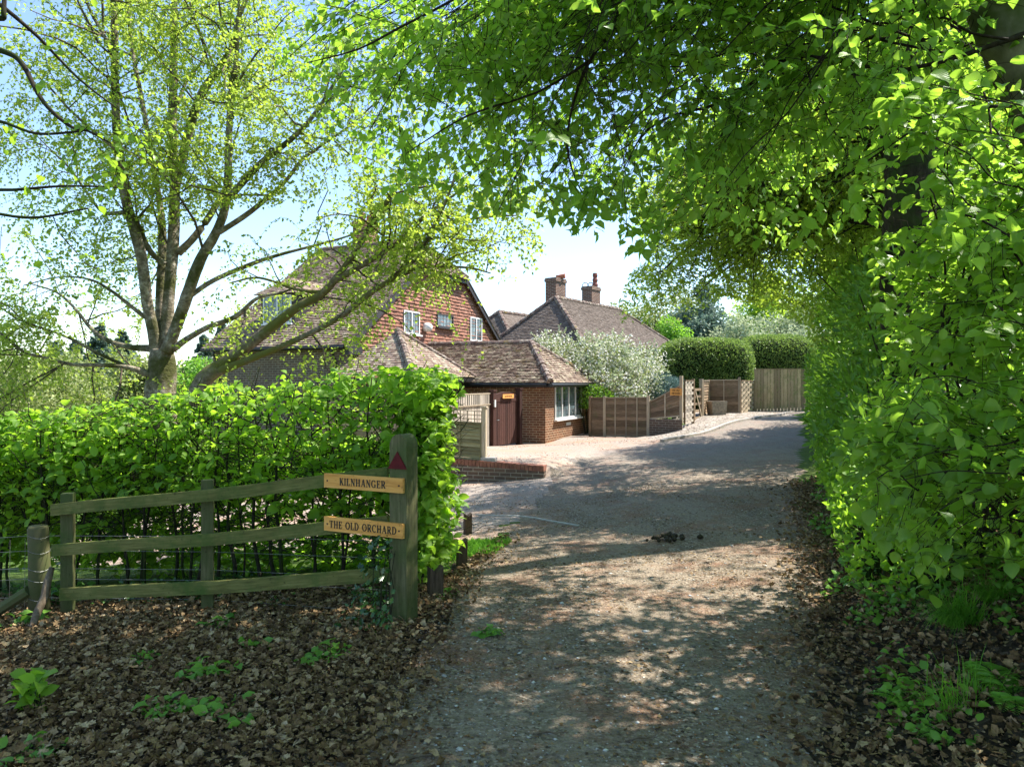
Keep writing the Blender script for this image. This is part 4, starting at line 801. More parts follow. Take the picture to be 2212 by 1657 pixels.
# --- brown lap fence to the right of the annex
def seg_fence(name, lab, pa, pb, za0, zb0, za1, zb1, m, battens, n, pm, posts=(1, 1), rail=True, grp=None):
    pa, pb = Vector((pa[0], pa[1], 0)), Vector((pb[0], pb[1], 0)); U = (pb - pa).normalized(); Nn = Vector((U.y, -U.x, 0)); t = thing(name, lab, 'fence', (pa.x, pa.y, za0), math.atan2(U.y, U.x), grp)
    mb = MB(); lap(mb, pa, pb, za0 + .03, zb0 + .03, za1, zb1, n, wav=.004); mb.build('panel', m, t)
    mb = MB()
    for j in range(battens + 2):
        f = j / (battens + 1); p = pa.lerp(pb, f); z0, z1 = za0 + (zb0 - za0) * f, za1 + (zb1 - za1) * f; mb.box(p + Nn * .032 + UP * (z0 + z1) / 2, z1 - z0, .025, .04, UP, Nn, U)
    mb.beam(pa + UP * za1 + Nn * .02, pb + UP * zb1 + Nn * .02, .06, .035); mb.beam(pa + UP * (za0 + .03) + Nn * .03, pb + UP * (zb0 + .03) + Nn * .03, .03, .04)
    mb.build('batten', pm, t)
    for s, p, z0, z1 in ((posts[0], pa, za0, za1), (posts[1], pb, zb0, zb1)):
        if s: mb = MB(); vpost(mb, p + Nn * .01, z0 - .2, z1 + .05 * s, .09, U); mb.build('post', pm, t)
    return t
def GP(dx, Y): p = D(dx, 0, Y); return p
def zat(dy, Y): return EYE - (dy - 828) * Y / FD
a, b, c_ = GP(1276, 23.9), GP(1306, 23.6), GP(1400, 23.2)
seg_fence('lap_fence', 'narrow brown lap fence panel hard against the annex wall', a, b, zat(942, 23.9), zat(943, 23.6), zat(859, 23.9), zat(859, 23.6), M_LAP, 0, 12, M_LAP, (1, 0), grp='brown lap panels beside the annex')
seg_fence('lap_fence', 'wide brown lap fence panel with three upright battens right of the annex', b, c_, zat(943, 23.6), zat(946, 23.2), zat(859, 23.6), zat(858, 23.2), M_LAP, 3, 12, M_PALE, (1, 1), grp='brown lap panels beside the annex')
sf = seg_fence('sloping_fence', 'panel with sloping top on a low mossy brick base, rising to a tall post', GP(1404, 23.2), GP(1472, 22.6), zat(906, 23.2), zat(900, 22.6), zat(868, 23.2), zat(832, 22.6), M_LAP, 1, 9, M_PALE, (0, 6))
mb = MB(); a_, b_ = Vector(GP(1402, 23.15)), Vector(GP(1474, 22.5)); wallquad(mb, a_, b_, -.6, zat(905, 22.9)); n__ = Vector((0, .14, 0)); mb.quad([(a_.x, a_.y, zat(905, 22.9)), (b_.x, b_.y, zat(905, 22.9)), (b_.x, b_.y + .14, zat(905, 22.9)), (a_.x, a_.y + .14, zat(905, 22.9))], [(0, 0), (1.5, 0), (1.5, .14), (0, .14)]); mb.build('brick_base', M_BRICKG, sf)
ns = thing('name_sign', 'small orange two-line board reading THE OLD ORCHARD on the sloping fence', 'sign', tuple(D(1460, 846, 22.4))); p = D(1460, 846, 22.45); mb = MB(); UU = Vector((.995, -.09, 0)).normalized(); NN = Vector((UU.y, -UU.x, 0)) ; mb.box(p, .36, .02, .22, UU, -NN, UP); mb.build('board', M_ORANGE, ns); lettering('THE OLD', p + NN * .0105 + UP * .045, UU, .055, .22, ns, NN); lettering('ORCHARD', p + NN * .0105 - UP * .045, UU, .055, .25, ns, NN)
# woven pale panel
def woven(name, lab, pa, pb, z0, z1, m, pm, n=14, posts=(1, 1), grp=None, zb0=None, zb1=None):
    pa, pb = Vector((pa[0], pa[1], 0)), Vector((pb[0], pb[1], 0)); U = (pb - pa).normalized(); Nn = Vector((U.y, -U.x, 0)); t = thing(name, lab, 'fence', (pa.x, pa.y, z0), math.atan2(U.y, U.x), grp); L = (pb - pa).length; mb = MB(); W = max(2, round(L / .35)); K = W * 6
    for i in range(n):
        za, zb = z0 + (z1 - z0) * i / n, z0 + (z1 - z0) * (i + 1) / n; r = random.random()
        for k in range(K):
            o0, o1 = (math.sin(math.pi * W * kk / K + (i % 2) * math.pi) * .035 for kk in (k, k + 1)); p, q_ = pa + U * (L * k / K) + Nn * o0, pa + U * (L * (k + 1) / K) + Nn * o1
            mb.quad([p + UP * za, q_ + UP * za, q_ + UP * (zb - .004), p + UP * (zb - .004)], [(k * .1, 0), (k * .1 + .1, 0), (k * .1 + .1, .1), (k * .1, .1)], r)
    mb.build('panel', m, t); mb = MB(); mb.beam(pa + UP * z1, pb + UP * z1, .07, .035)
    for j in (0, 1): p = pa.lerp(pb, j); mb.box(p + UP * (z0 + z1) / 2, z1 - z0, .05, .04, UP, Nn, U)
    mb.build('batten', pm, t)
    for s, p in ((posts[0], pa), (posts[1], pb)):
        if s: mb = MB(); vpost(mb, p, z0 - .25, z1 + .07, .1, U); mb.build('post', pm, t)
    return t
woven('woven_fence', 'short pale woven fence panel between two posts left of the small gate', GP(1479, 22.9), GP(1497, 24.6), zat(913, 23.6), zat(822, 23.6), M_GREYW, M_LAP, 15, (0, 1))
# five-bar wicket gate
pa, pb = Vector(GP(1500, 25.3)), Vector(GP(1514, 26.6)); pa.z = pb.z = 0; U = (pb - pa).normalized(); Nn = Vector((U.y, -U.x, 0)); z0, z1 = zat(908, 26), zat(838, 26); L = (pb - pa).length
wg = thing('wicket_gate', 'small open-barred wooden gate with diagonal brace', 'gate', (pa.x, pa.y, z0), math.atan2(U.y, U.x)); mb = MB()
for j in range(5): z_ = z0 + .1 + (z1 - z0 - .15) * j / 4; mb.beam(pa + UP * z_, pb + UP * z_, .03, .08)
mb.build('bar', M_LAP, wg); mb = MB(); mb.beam(pa + UP * (z1 - .05) + Nn * .03, pb + UP * (z0 + .1) + Nn * .03, .02, .07); mb.build('brace', M_PALE, wg)
for p in (pa, pb): mb = MB(); mb.box(p + UP * (z0 + z1) / 2, z1 - z0, .05, .07, UP, Nn, U); mb.build('stile', M_LAP, wg)
mb = MB(); vpost(mb, pb + U * .08, z0 - .2, zat(818, 26.6), .13, U); mb.build('gate_post', M_PALE, wg)
# fence behind the planter, woven return, tall board fence
seg_fence('lap_fence', 'narrow lap panel turning back just right of the wicket gate', GP(1518, 26.8), GP(1530, 28.4), zat(896, 27.4), zat(893, 28.4), zat(822, 27.4), zat(822, 28.4), M_LAP, 0, 12, M_PALE, (0, 1), grp='lap panels round the stone planter')
seg_fence('lap_fence', 'broad lap panel standing behind the stone planter', GP(1531, 28.5), GP(1597, 28.1), zat(894, 28.5), zat(893, 28.1), zat(821, 28.5), zat(820, 28.1), M_LAP, 1, 12, M_PALE, (0, 2), grp='lap panels round the stone planter')
woven('woven_fence', 'pale woven panel joining the planter corner to the tall board fence', GP(1600, 28.2), GP(1628, 30.0), zat(890, 29), zat(822, 29), M_PALE, M_LAP, 12, (0, 0))
a, b = GP(1629, 30.0), GP(1775, 29.0); a.z = b.z = 0; U = (b - a).normalized(); Nn = Vector((U.y, -U.x, 0)); L = (b - a).length; bf = thing('board_fence', 'tall tan vertical-board fence across the end of the lane', 'fence', (a.x, a.y, .45), math.atan2(U.y, U.x)); mb = MB(); n = int(L / .125)
for i in range(n): p = a + U * (i + .5) * L / n; z0 = zat(890, 30) - .05; z1 = zat(797, 29.5) + random.uniform(-.008, .008); mb.box(p + UP * (z0 + z1) / 2 + Nn * (.012 if i % 2 else 0) , z1 - z0, .02, .124 - random.uniform(.004, .009), UP, Nn, U)
mb.build('boards', M_BOARDS, bf); mb = MB(); mb.beam(a + UP * (zat(797, 29.5) + .012), b + UP * (zat(797, 29.5) + .012), .07, .03); mb.build('capping', M_BOARDS, bf)
# stone planter
c = G(1548, 895); hx = .0; pl = thing('stone_planter', 'square stone trough planter in front of the lap fence', 'planter', tuple(c)); mb = MB(); c = Vector((c.x, min(c.y, 27.6), gz(c.x, min(c.y, 27.6)))); s = .30; h = .5
for k in range(4):
    d = Vector((math.cos(k * math.pi / 2 + .12), math.sin(k * math.pi / 2 + .12), 0)); t = Vector((-d.y, d.x, 0)); mb.hexa([c + d * (s - .04) - t * (s - .04) - UP * .05, c + d * (s - .04) + t * (s - .04) - UP * .05, c + d * (s - .09) + t * (s - .1) - UP * .05, c + d * (s - .09) - t * (s - .1) - UP * .05, c + d * s - t * s + UP * h, c + d * s + t * s + UP * h, c + d * (s - .07) + t * (s - .07) + UP * h, c + d * (s - .07) - t * (s - .07) + UP * h])
mb.build('trough', flat_mat('lichened_stone', (.34, .29, .22), .9, var=.5, sc_=12), pl); mb = MB(); mb.box(c + UP * (h - .07), .5, .5, .04); mb.build('compost', MSOIL, pl)
# ---------------------------------------------------------------- vegetation
Z3 = np.array([0, 0, 1.0])
M_BEECH = leaf_mat('beech_leaf', [(.035, .12, .014), (.075, .19, .02), (.13, .27, .026), (.24, .36, .04)], .6, (.50, .84, .07), .13, .38, veins=True)
M_BEECHF = leaf_mat('beech_leaf_far', [(.07, .17, .018), (.11, .23, .024), (.17, .31, .034)], .6, (.50, .78, .05), .12, .4)
M_HEDGE = leaf_mat('hornbeam_leaf', [(.075, .19, .016), (.12, .27, .022), (.20, .37, .03)], .6, (.52, .86, .05), .1, .45, veins=True)
M_BIRCH = leaf_mat('birch_leaf', [(.13, .22, .025), (.20, .30, .035), (.30, .40, .05)], .55, (.58, .76, .08), .1, .45)
M_OAK = leaf_mat('oak_leaf', [(.08, .17, .018), (.14, .26, .026), (.24, .35, .04)], .6, (.62, .84, .07), .12, .4)
M_LAUREL = leaf_mat('laurel_leaf', [(.035, .10, .012), (.065, .17, .018), (.14, .28, .03)], .35, (.34, .62, .04), .10, .35)
M_YEW = leaf_mat('yew_leaf', [(.07, .13, .03), (.12, .20, .048), (.21, .28, .08)], .4, (.3, .45, .08), .1, .4)
M_WILLOW = leaf_mat('willow_leaf', [(.12, .17, .05), (.20, .26, .09), (.30, .34, .15)], .35, (.40, .46, .14), .1, .5)
M_BRIGHT = leaf_mat('lime_leaf', [(.08, .22, .02), (.13, .30, .025), (.18, .36, .04)], .45, (.30, .58, .04), .1, .5)
M_CON = leaf_mat('hazed_conifer_needle', [(.10, .16, .125), (.14, .21, .155), (.19, .26, .18)], .4, (.16, .25, .18), .1, .5)  # needle colour made paler and bluer, distance haze is put into it
M_BLUE = leaf_mat('blue_needle', [(.07, .13, .12), (.11, .19, .18), (.17, .26, .24)], .1, (.12, .2, .18), .1, .5)
M_PETAL = leaf_mat('white_petal', [(.60, .60, .52), (.74, .74, .66), (.82, .82, .78)], .3, (.8, .8, .7), .05, .6)
M_MAYBL = leaf_mat('hawthorn_mix', [(.16, .24, .09), (.26, .33, .16), (.52, .56, .42)], .3, (.5, .56, .35), .05, .6)
M_IVY = leaf_mat('ivy_leaf', [(.012, .04, .012), (.025, .075, .018), (.05, .12, .025)], .15, (.1, .22, .03), .22, .25)
M_PLANT = leaf_mat('herb_leaf', [(.055, .16, .022), (.09, .23, .03), (.15, .31, .045)], .4, (.28, .54, .05), .1, .45)
M_GRASS = leaf_mat('grass_blade', [(.05, .17, .018), (.08, .24, .026), (.15, .34, .04)], .45, (.3, .65, .05), .1, .45)
M_LITTER = leaf_mat('dead_leaf', [(.05, .032, .015), (.15, .095, .045), (.26, .17, .085), (.37, .26, .14), (.50, .39, .24)], .08, (.2, .12, .06), .04, .6, mottle=True)
M_SCALE = leaf_mat('bud_scale', [(.11, .05, .025), (.22, .10, .05), (.36, .19, .10)], .1, (.3, .15, .06), .04, .6)
M_BARKB = bark_mat('birch_bark', (.07, .058, .042), (.27, .23, .17), (.60, .56, .48), 14, (1, 1, 1.2), (.08, .085, .03), dist=.05)
M_BARKL = bark_mat('mossy_birch_bark', (.07, .056, .04), (.20, .165, .12), (.38, .32, .25), 16, (1, 1, 1), (.13, .13, .035))
M_BARKBE = bark_mat('beech_bark', (.09, .09, .065), (.16, .16, .115), (.26, .255, .20), 6, (1, 1, .6), (.055, .075, .02), .01)
M_BARKD = bark_mat('dark_bark', (.012, .010, .007), (.035, .028, .02), (.075, .06, .045), 14, (1, 1, .3), (.03, .05, .012))
M_TWIG = bark_mat('twig_bark', (.012, .010, .008), (.03, .024, .018), (.06, .05, .038), 40, dist=.002)
M_TWIGB = bark_mat('birch_twig', (.05, .035, .03), (.10, .08, .06), (.19, .16, .12), 40, dist=.002)
M_CORE = flat_mat('light_block_core', (.02, .03, .012), 1, .05)  # dark colour for the added light-blocking core of the yews

def catmull(P, n):                          # P (K,c) -> smoother
    P = np.asarray(P, float); Q = np.vstack([2 * P[0] - P[1], P, 2 * P[-1] - P[-2]]); out = []
    for i in range(1, len(Q) - 2):
        for t in np.linspace(0, 1, n, endpoint=False):
            out.append(.5 * ((2 * Q[i]) + (-Q[i - 1] + Q[i + 1]) * t + (2 * Q[i - 1] - 5 * Q[i] + 4 * Q[i + 1] - Q[i + 2]) * t * t + (-Q[i - 1] + 3 * Q[i] - 3 * Q[i + 1] + Q[i + 2]) * t ** 3))
    out.append(Q[-2]); return np.array(out)
def limb(pts, n=5):                          # (dx,dy,Y,width) -> (x,y,z,r)
    q = np.array([[*D(a, b, Y), max(wd, .5) / 2 * Y / FD] for a, b, Y, wd in pts]); q = catmull(q, n); q[:, 3] = np.maximum(q[:, 3], .002); return q
def add_limbs(mb, L, sides=10, wob=.06):
    for q in L: mb.tube([Vector(p[:3]) for p in q], [p[3] for p in q], sides if q[0, 3] > .03 else 6, wob)
def offshoots(L, spacing, l0, l1, spread=.9, lift=.0, start=.15, K=7, droop=.2):
    """side branches from limbs: returns (N,K,3), r0"""
    P, Dd, rr = [], [], []
    for q in L:
        s = np.r_[0, np.cumsum(np.linalg.norm(np.diff(q[:, :3], axis=0), axis=1))]; n = int((1 - start) * s[-1] / spacing)
        for t in rng.uniform(start, 1, max(n, 1)):
            i = min(np.searchsorted(s, t * s[-1]), len(q) - 1); i = max(i, 1); P.append(q[i, :3]); d = norm(q[i, :3] - q[i - 1, :3]); Dd.append(norm(d * .55 + rng.normal(0, spread, 3) + Z3 * lift)); rr.append(q[i, 3])
    P, Dd, rr = np.array(P), np.array(Dd), np.array(rr); Ln = rng.uniform(l0, l1, len(P)); t = np.linspace(0, 1, K)
    bend = rng.normal(0, .12, (len(P), 3)); Q = P[:, None] + Dd[:, None] * (Ln[:, None] * t)[..., None] + bend[:, None] * (Ln[:, None] * np.sin(t * 3))[..., None]
    Q += rng.normal(0, .015, Q.shape) * Ln[:, None, None] * (t > 0)[None, :, None]; Q[..., 2] -= Ln[:, None] * t ** 2 * droop
    return Q, np.minimum(rr * .55, .006 + .007 * Ln)
def points_on(Q, n):                         # n random points per polyline with local direction
    N_, K, _ = Q.shape; t = rng.uniform(.12, 1, (N_, n)) * (K - 1); i = np.minimum(t.astype(int), K - 2); f = (t - i)[..., None]; ar = np.arange(N_)[:, None]
    a, b = Q[ar, i], Q[ar, i + 1]; return (a * (1 - f) + b * f).reshape(-1, 3), norm(b - a).reshape(-1, 3)
def merge_np(parts):
    V, F, o = [], [], 0
    for v, f in parts: V.append(v); F.append(f + o); o += len(v)
    return np.vstack(V), np.vstack(F)
def base_of(pts): x, y, z = pts[0][:3]; return (float(x), float(y), float(z))
SKYHOLE = [(1205, 800), (1160, 600), (1165, 560), (1215, 505), (1210, 430), (1235, 395), (1300, 420), (1400, 470), (1420, 560), (1430, 800)]
def visible_reject(P, polys_out=(), top_only=None):
    x, y = disp(P); k = np.ones(len(P), bool)
    for pl in polys_out: k &= ~(in_poly(x, y, pl) & (P[:, 1] > .1))
    return k
# --- big multi-stemmed birch
z = .5093
def zz(pts, Y0, Y1): n = len(pts); return [(a * z, b * z, Y0 + (Y1 - Y0) * i / (n - 1), w_ * z) for i, (a, b, w_) in enumerate(pts)]
BI = [zz([(682, 1900, 150), (683, 1650, 122), (688, 1560, 112), (690, 1480, 90)], 10, 10),
 zz([(668, 1500, 62), (650, 1400, 50), (625, 1290, 46), (602, 1100, 44), (556, 930, 42), (520, 780, 38), (498, 600, 35), (488, 350, 32), (485, 100, 28), (480, -150, 22), (470, -500, 12)], 10, 9.2),
 zz([(690, 1470, 60), (684, 1250, 45), (690, 1050, 38), (680, 880, 26), (650, 700, 22), (600, 420, 20), (560, 200, 17), (540, 0, 14), (520, -250, 8)], 10.1, 11),
 zz([(700, 1470, 56), (722, 1200, 46), (736, 1000, 48), (741, 800, 40), (731, 600, 38), (735, 350, 33), (740, 0, 25), (745, -300, 14)], 10, 10.4),
 zz([(745, 800, 34), (790, 600, 36), (850, 410, 35), (935, 285, 31), (985, 200, 25), (1010, 80, 20), (1060, -40, 16), (1120, -250, 8)], 10.1, 9.4),
 zz([(708, 1490, 56), (742, 1400, 48), (792, 1260, 50), (850, 1100, 45), (925, 970, 38), (962, 830, 34), (970, 600, 28), (980, 400, 24), (1002, 250, 19), (1012, 60, 12), (1010, -100, 8)], 9.9, 9.3),
 zz([(962, 850, 28), (1100, 700, 28), (1245, 582, 22), (1330, 490, 18), (1420, 350, 13), (1490, 230, 10), (1560, 60, 6)], 9.4, 8.9),
 zz([(930, 985, 24), (1060, 900, 22), (1200, 780, 17), (1280, 680, 14), (1360, 620, 11), (1500, 520, 8), (1650, 380, 5)], 9.6, 9.0),
 zz([(755, 1075, 32), (820, 1010, 30), (880, 930, 28), (945, 825, 22), (975, 790, 14)], 10.1, 10.4),
 zz([(700, 1120, 24), (650, 1080, 24), (612, 1020, 22), (598, 960, 18)], 10, 9.8),
 zz([(640, 1590, 36), (540, 1556, 20), (420, 1548, 17), (300, 1544, 15), (190, 1515, 13), (100, 1490, 12), (0, 1412, 10), (-90, 1360, 7)], 9.9, 8.8),
 zz([(545, 1556, 18), (420, 1500, 15), (290, 1432, 12), (200, 1398, 10), (90, 1360, 8), (-20, 1290, 6)], 9.8, 9.2),
 zz([(640, 1478, 34), (540, 1470, 22), (450, 1440, 19), (385, 1392, 15), (320, 1310, 11), (240, 1240, 8), (120, 1200, 5)], 10, 10.8),
 zz([(615, 1345, 20), (545, 1290, 15), (470, 1232, 13), (380, 1185, 9), (250, 1175, 6), (100, 1210, 4)], 10, 9.3),
 zz([(545, 900, 22), (440, 900, 14), (370, 820, 11), (300, 720, 9), (220, 640, 6), (100, 520, 4)], 9.6, 10.3),
 zz([(500, 640, 18), (400, 560, 12), (290, 460, 10), (200, 360, 8), (80, 250, 5)], 9.3, 8.6),
 zz([(475, 215, 16), (430, 130, 14), (385, 50, 12), (340, -80, 8)], 9.1, 9.6),
 zz([(735, 1480, 30), (790, 1440, 26), (880, 1388, 23), (1000, 1342, 21), (1090, 1265, 15), (1200, 1240, 10), (1300, 1190, 6)], 9.9, 9.2),
 zz([(800, 1260, 22), (900, 1192, 20), (1060, 1122, 18), (1180, 1082, 14), (1330, 1042, 11), (1480, 1000, 8), (1650, 930, 5)], 9.8, 9.6),
 zz([(1015, 440, 14), (1090, 380, 12), (1200, 320, 10), (1320, 260, 6)], 9.3, 9.9),
 zz([(560, 320, 12), (620, 300, 9), (690, 220, 7), (760, 140, 5)], 10.6, 10.0),
 zz([(590, 920, 12), (650, 860, 9), (760, 820, 7), (840, 760, 4)], 9.8, 9.0),
 zz([(750, 450, 16), (790, 350, 12), (850, 270, 10), (920, 130, 7), (950, 20, 5)], 10.2, 10.8),
]
def make_tree(name, label, cat, lines, mbark, mleaf, mtwig, spacing, l0, l1, twigs, tl, leaf, gap, kind, keepf=None, droop=.45, spread=.8, lift=.1, sides=12, group=None, wob=.06, start=.15, n=5, flat=.8, jit=.5, sdroop=.15):
    L = [limb(q, n) for q in lines] if not isinstance(lines[0], np.ndarray) else lines
    t = thing(name, label, cat, base_of(L[0]), 0, group); mb = MB(); add_limbs(mb, L, sides, wob); mb.build('trunk', mbark, t, True)
    Q, r = offshoots(L[1:] if len(L) > 1 else L, spacing, l0, l1, spread, lift, start, droop=sdroop); p, d = points_on(Q, twigs)
    d2 = norm(d * .5 + rdir(len(p)) * .8 + np.array([0, 0, -.15])); Ln = rng.uniform(tl * .5, tl * 1.2, len(p))
    T, lp, ld, ln, ls = sprays(p, d2, Ln, leaf, gap, droop, flat, jit)
    if keepf is not None:
        kT = keepf(T[:, -1]) & keepf(T[:, 2]); T = T[kT]; kQ = keepf(Q[:, -1]) & keepf(Q[:, 3]); Q, r = Q[kQ], r[kQ]; k = keepf(lp)
    else: k = None
    V, F = merge_np([tubes_np(Q, r, r * .25, 4), tubes_np(T, .0022 + leaf * .008, .0010, 3)]); npmesh('twigs', V, F, mtwig, t, rnd=np.zeros(len(F)))
    leaves('crown', lp, ld, ln, ls, mleaf, kind, t, keep=k); print(name, len(lp) if k is None else k.sum()); return t
THIN = lambda P: (vnoise(P, 1.1, 21) > -.3) & (rng.random(len(P)) < .88)
def birch_keep(P):
    x, y = disp(P); return visible_reject(P, [SKYHOLE, [(1210, 0), (2300, 0), (2300, 900), (1205, 900)]]) & (rng.random(len(P)) < np.where((x > 520) & (y > 560), .25, .8))
make_tree('birch_tree', 'tall many-stemmed birch with pale peeling bark and tiny yellow-green leaves behind the hedge', 'tree', BI, M_BARKB, M_BIRCH, M_TWIGB, .09, .7, 2.0, 14, .5, .05, .026, 'small', lambda P: birch_keep(P) & THIN(P), droop=.5)
# --- leaning second tree
LE = [[(400, 905, 9.2, 40), (440, 822, 9.2, 38), (477, 791, 9.2, 33)],
 [(460, 803, 9.2, 30), (500, 772, 9.2, 27), (538, 744, 9.2, 25), (602, 695, 9.1, 21), (644, 662, 9, 19), (688, 640, 9, 17), (722, 606, 8.9, 16), (752, 566, 8.9, 13), (775, 531, 8.8, 12), (808, 478, 8.8, 12), (854, 408, 8.7, 9), (867, 380, 8.7, 6)],
 [(455, 808, 9.2, 24), (514, 786, 9.1, 17), (589, 756, 9, 14), (672, 719, 8.8, 12), (741, 680, 8.7, 13), (797, 635, 8.6, 12), (855, 596, 8.5, 11), (908, 544, 8.4, 9), (930, 500, 8.4, 8), (965, 430, 8.3, 6), (984, 376, 8.3, 4)],
 [(720, 608, 8.9, 15), (783, 572, 8.9, 13), (833, 541, 8.8, 11), (880, 507, 8.8, 10), (916, 468, 8.7, 8), (955, 440, 8.7, 6), (1010, 400, 8.6, 4)],
 [(865, 590, 8.5, 8), (923, 577, 8.5, 6), (1010, 578, 8.5, 5), (1060, 590, 8.5, 3)],
 [(880, 508, 8.8, 7), (960, 485, 8.8, 6), (1040, 470, 8.8, 5), (1120, 465, 8.8, 3)],
 [(808, 478, 8.8, 8), (800, 440, 8.9, 6), (815, 400, 8.9, 4)],
 [(700, 632, 9, 9), (640, 625, 9.1, 7), (560, 600, 9.2, 5), (500, 610, 9.3, 3)]]
make_tree('leaning_tree', 'long mossy limbs of a second birch leaning right across the big house', 'tree', LE, M_BARKL, M_BIRCH, M_TWIGB, .08, .4, 1.3, 10, .42, .055, .03, 'small', lambda P: visible_reject(P, [SKYHOLE]) & (vnoise(P, .8, 5) > -.15) & (rng.random(len(P)) < np.where((disp(P)[0] < 775) & (disp(P)[1] > 590), .38, .9)), droop=.6, spread=.7, sides=10)
# --- near bough entering at the upper left
NB = [[(-300, 1500, 5.2, 78), (-330, 1100, 5.2, 66), (-335, 800, 5.2, 62), (-320, 520, 5.2, 60), (-260, 300, 5.2, 56), (-200, 60, 5.2, 50), (-160, -300, 5.2, 40)],
 [(-190, 40, 5.2, 22), (-60, 95, 5.2, 16), (10, 112, 5.1, 12), (48, 138, 5.1, 11), (92, 218, 5, 9), (150, 272, 5, 7), (192, 284, 5, 5), (240, 310, 5, 3)],
 [(-200, 200, 5.2, 16), (-80, 250, 5.2, 10), (0, 262, 5.2, 7), (76, 288, 5.1, 6), (150, 286, 5, 5), (198, 279, 5, 3)],
 [(-190, 60, 5.2, 24), (-80, 10, 5.3, 18), (0, 40, 5.4, 12), (8, 20, 5.4, 10), (12, -60, 5.5, 6)],
 [(-260, 330, 5.3, 18), (-120, 390, 5.4, 10), (0, 410, 5.4, 7), (140, 402, 5.4, 5), (270, 405, 5.5, 3)],
 [(-260, 400, 5.3, 16), (-100, 440, 5.6, 9), (60, 470, 5.8, 6), (190, 450, 5.8, 4)],
 [(-200, 0, 5.2, 20), (-60, -20, 5.4, 12), (60, 60, 5.6, 8), (170, 170, 5.8, 5), (260, 240, 5.9, 3)]]
make_tree('roadside_tree', 'dark near boughs with sparse leaves reaching in at the upper left', 'tree', NB, M_BARKD, M_BEECHF, M_TWIG, .12, .3, .9, 4, .3, .065, .05, 'beech', lambda P: (disp(P)[0] < 420) & (vnoise(P, .6, 9) > .0), droop=.2, spread=.7, flat=.5, jit=.3)
# --- beech over the lane: leaning trunk at the upper right, boughs arching left over the lane
CAN = [(590, 60), (700, -80), (2400, -80), (2400, 900), (2000, 620), (1800, 560), (1620, 520), (1500, 480), (1400, 545), (1345, 540), (1340, 480), (1270, 455), (1300, 505), (1240, 497), (1195, 470), (1120, 455), (1020, 470), (960, 400), (870, 425), (760, 350), (690, 300), (670, 215), (640, 150), (590, 125)]
CSH = [Vector((3.9, 4.3, -.2)), Vector((3.75, 4.25, 1.0)), D(2330, 430, 4.2), D(2255, 250, 4.1), D(2195, 120, 4.05), D(2130, -40, 4.0), D(2070, -260, 3.9), D(1990, -620, 3.8)]
tr = np.array([[*p, r] for p, r in zip(CSH, [.17, .16, .15, .15, .148, .14, .12, .09])]); tr[0, 2] = gz(3.9, 4.3) - .2; tr = catmull(tr, 5)
BL = [tr]
def bough(start, end, r0, r1, arch=.35, K=9, wig=.05):
    s, e = np.array(start, float), np.array(end, float); t = np.linspace(0, 1, K)[:, None]; q = s + (e - s) * t; q[:, 2] += (np.sin(t[:, 0] * math.pi) * arch * np.linalg.norm(e - s) * .5); q += rng.normal(0, wig, q.shape) * np.sin(t * math.pi)
    return np.c_[catmull(q, 3), np.linspace(r0, r1, (K - 1) * 3 + 1)]
for pts in ([(2320, 60, 4.1, 30), (2212, 75, 3.9, 14), (1960, 150, 3.9, 8), (1726, 121, 4.2, 9), (1626, 179, 4.3, 8), (1552, 225, 4.4, 7), (1452, 250, 4.5, 5), (1385, 295, 4.5, 4), (1352, 366, 4.6, 2)],
            [(1650, -300, 4.2, 22), (1480, -160, 4.2, 15), (1352, 0, 4.3, 10), (1318, 71, 4.3, 9), (1273, 133, 4.3, 8), (1239, 221, 4.4, 6), (1225, 312, 4.4, 5), (1243, 387, 4.4, 3.5), (1273, 441, 4.5, 2)],
            [(1300, -200, 3.9, 16), (1130, -90, 3.9, 8), (968, 6, 4.0, 6), (867, 58, 4.0, 5), (773, 107, 4.0, 4), (663, 136, 4.1, 2)],
            [(1273, 133, 4.3, 7), (1160, 200, 4.2, 5), (1010, 250, 4.2, 4), (880, 330, 4.2, 2)],
            [(2212, 230, 3.6, 8), (2050, 240, 3.7, 6), (1900, 330, 3.8, 4), (1800, 400, 4, 2.5)]): BL.append(limb(pts, 3))
trunkpts = tr[tr[:, 2] > 3.2][:, :3]
tgt = 0
while tgt < 76:
    x, y = (rng.uniform(600, 1150) if tgt % 3 == 0 else rng.uniform(900, 1950)), rng.uniform(-60, 520)
    if not in_poly([x], [y], CAN)[0]: continue
    Y = rng.uniform(3.7, 7.4); e = D(x, y, Y); s = trunkpts[rng.integers(len(trunkpts))] + rng.normal(0, .2, 3) + np.array([0, 0, rng.uniform(-.2, 1.2)])
    if (e - Vector(s)).length < 1.2: continue
    BL.append(bough(s, e, .008, .0025, .25)); tgt += 1
IVYWIN = [(1895, 320), (2030, 330), (2025, 500), (1895, 490)]
def can_keep(P):
    x, y = disp(P); inside = in_poly(x, y, CAN); fr = (P[:, 1] > .3) & (y > -20) & (x > -50) & (x < 2260)
    return ((inside | ~fr) & (P[:, 1] > 1.0)) & (P[:, 2] > 1.3) & ~(in_poly(x, y, IVYWIN) & (rng.random(len(P)) < .85))
bt = thing('beech_tree', 'beech with smooth leaning grey-green trunk at upper right, leafy boughs arching over the lane', 'tree', tuple(tr[0, :3])); mb = MB(); add_limbs(mb, BL[:1], 16, .03); mb.build('trunk', M_BARKBE, bt, True)
Q, r = offshoots(BL[1:], .135, .3, .95, .55, -.05, .18, droop=.12); p, d = points_on(Q, 4); d2 = norm(d * .8 + rdir(len(p)) * [.6, .6, .3]); Ln = rng.uniform(.15, .42, len(p))
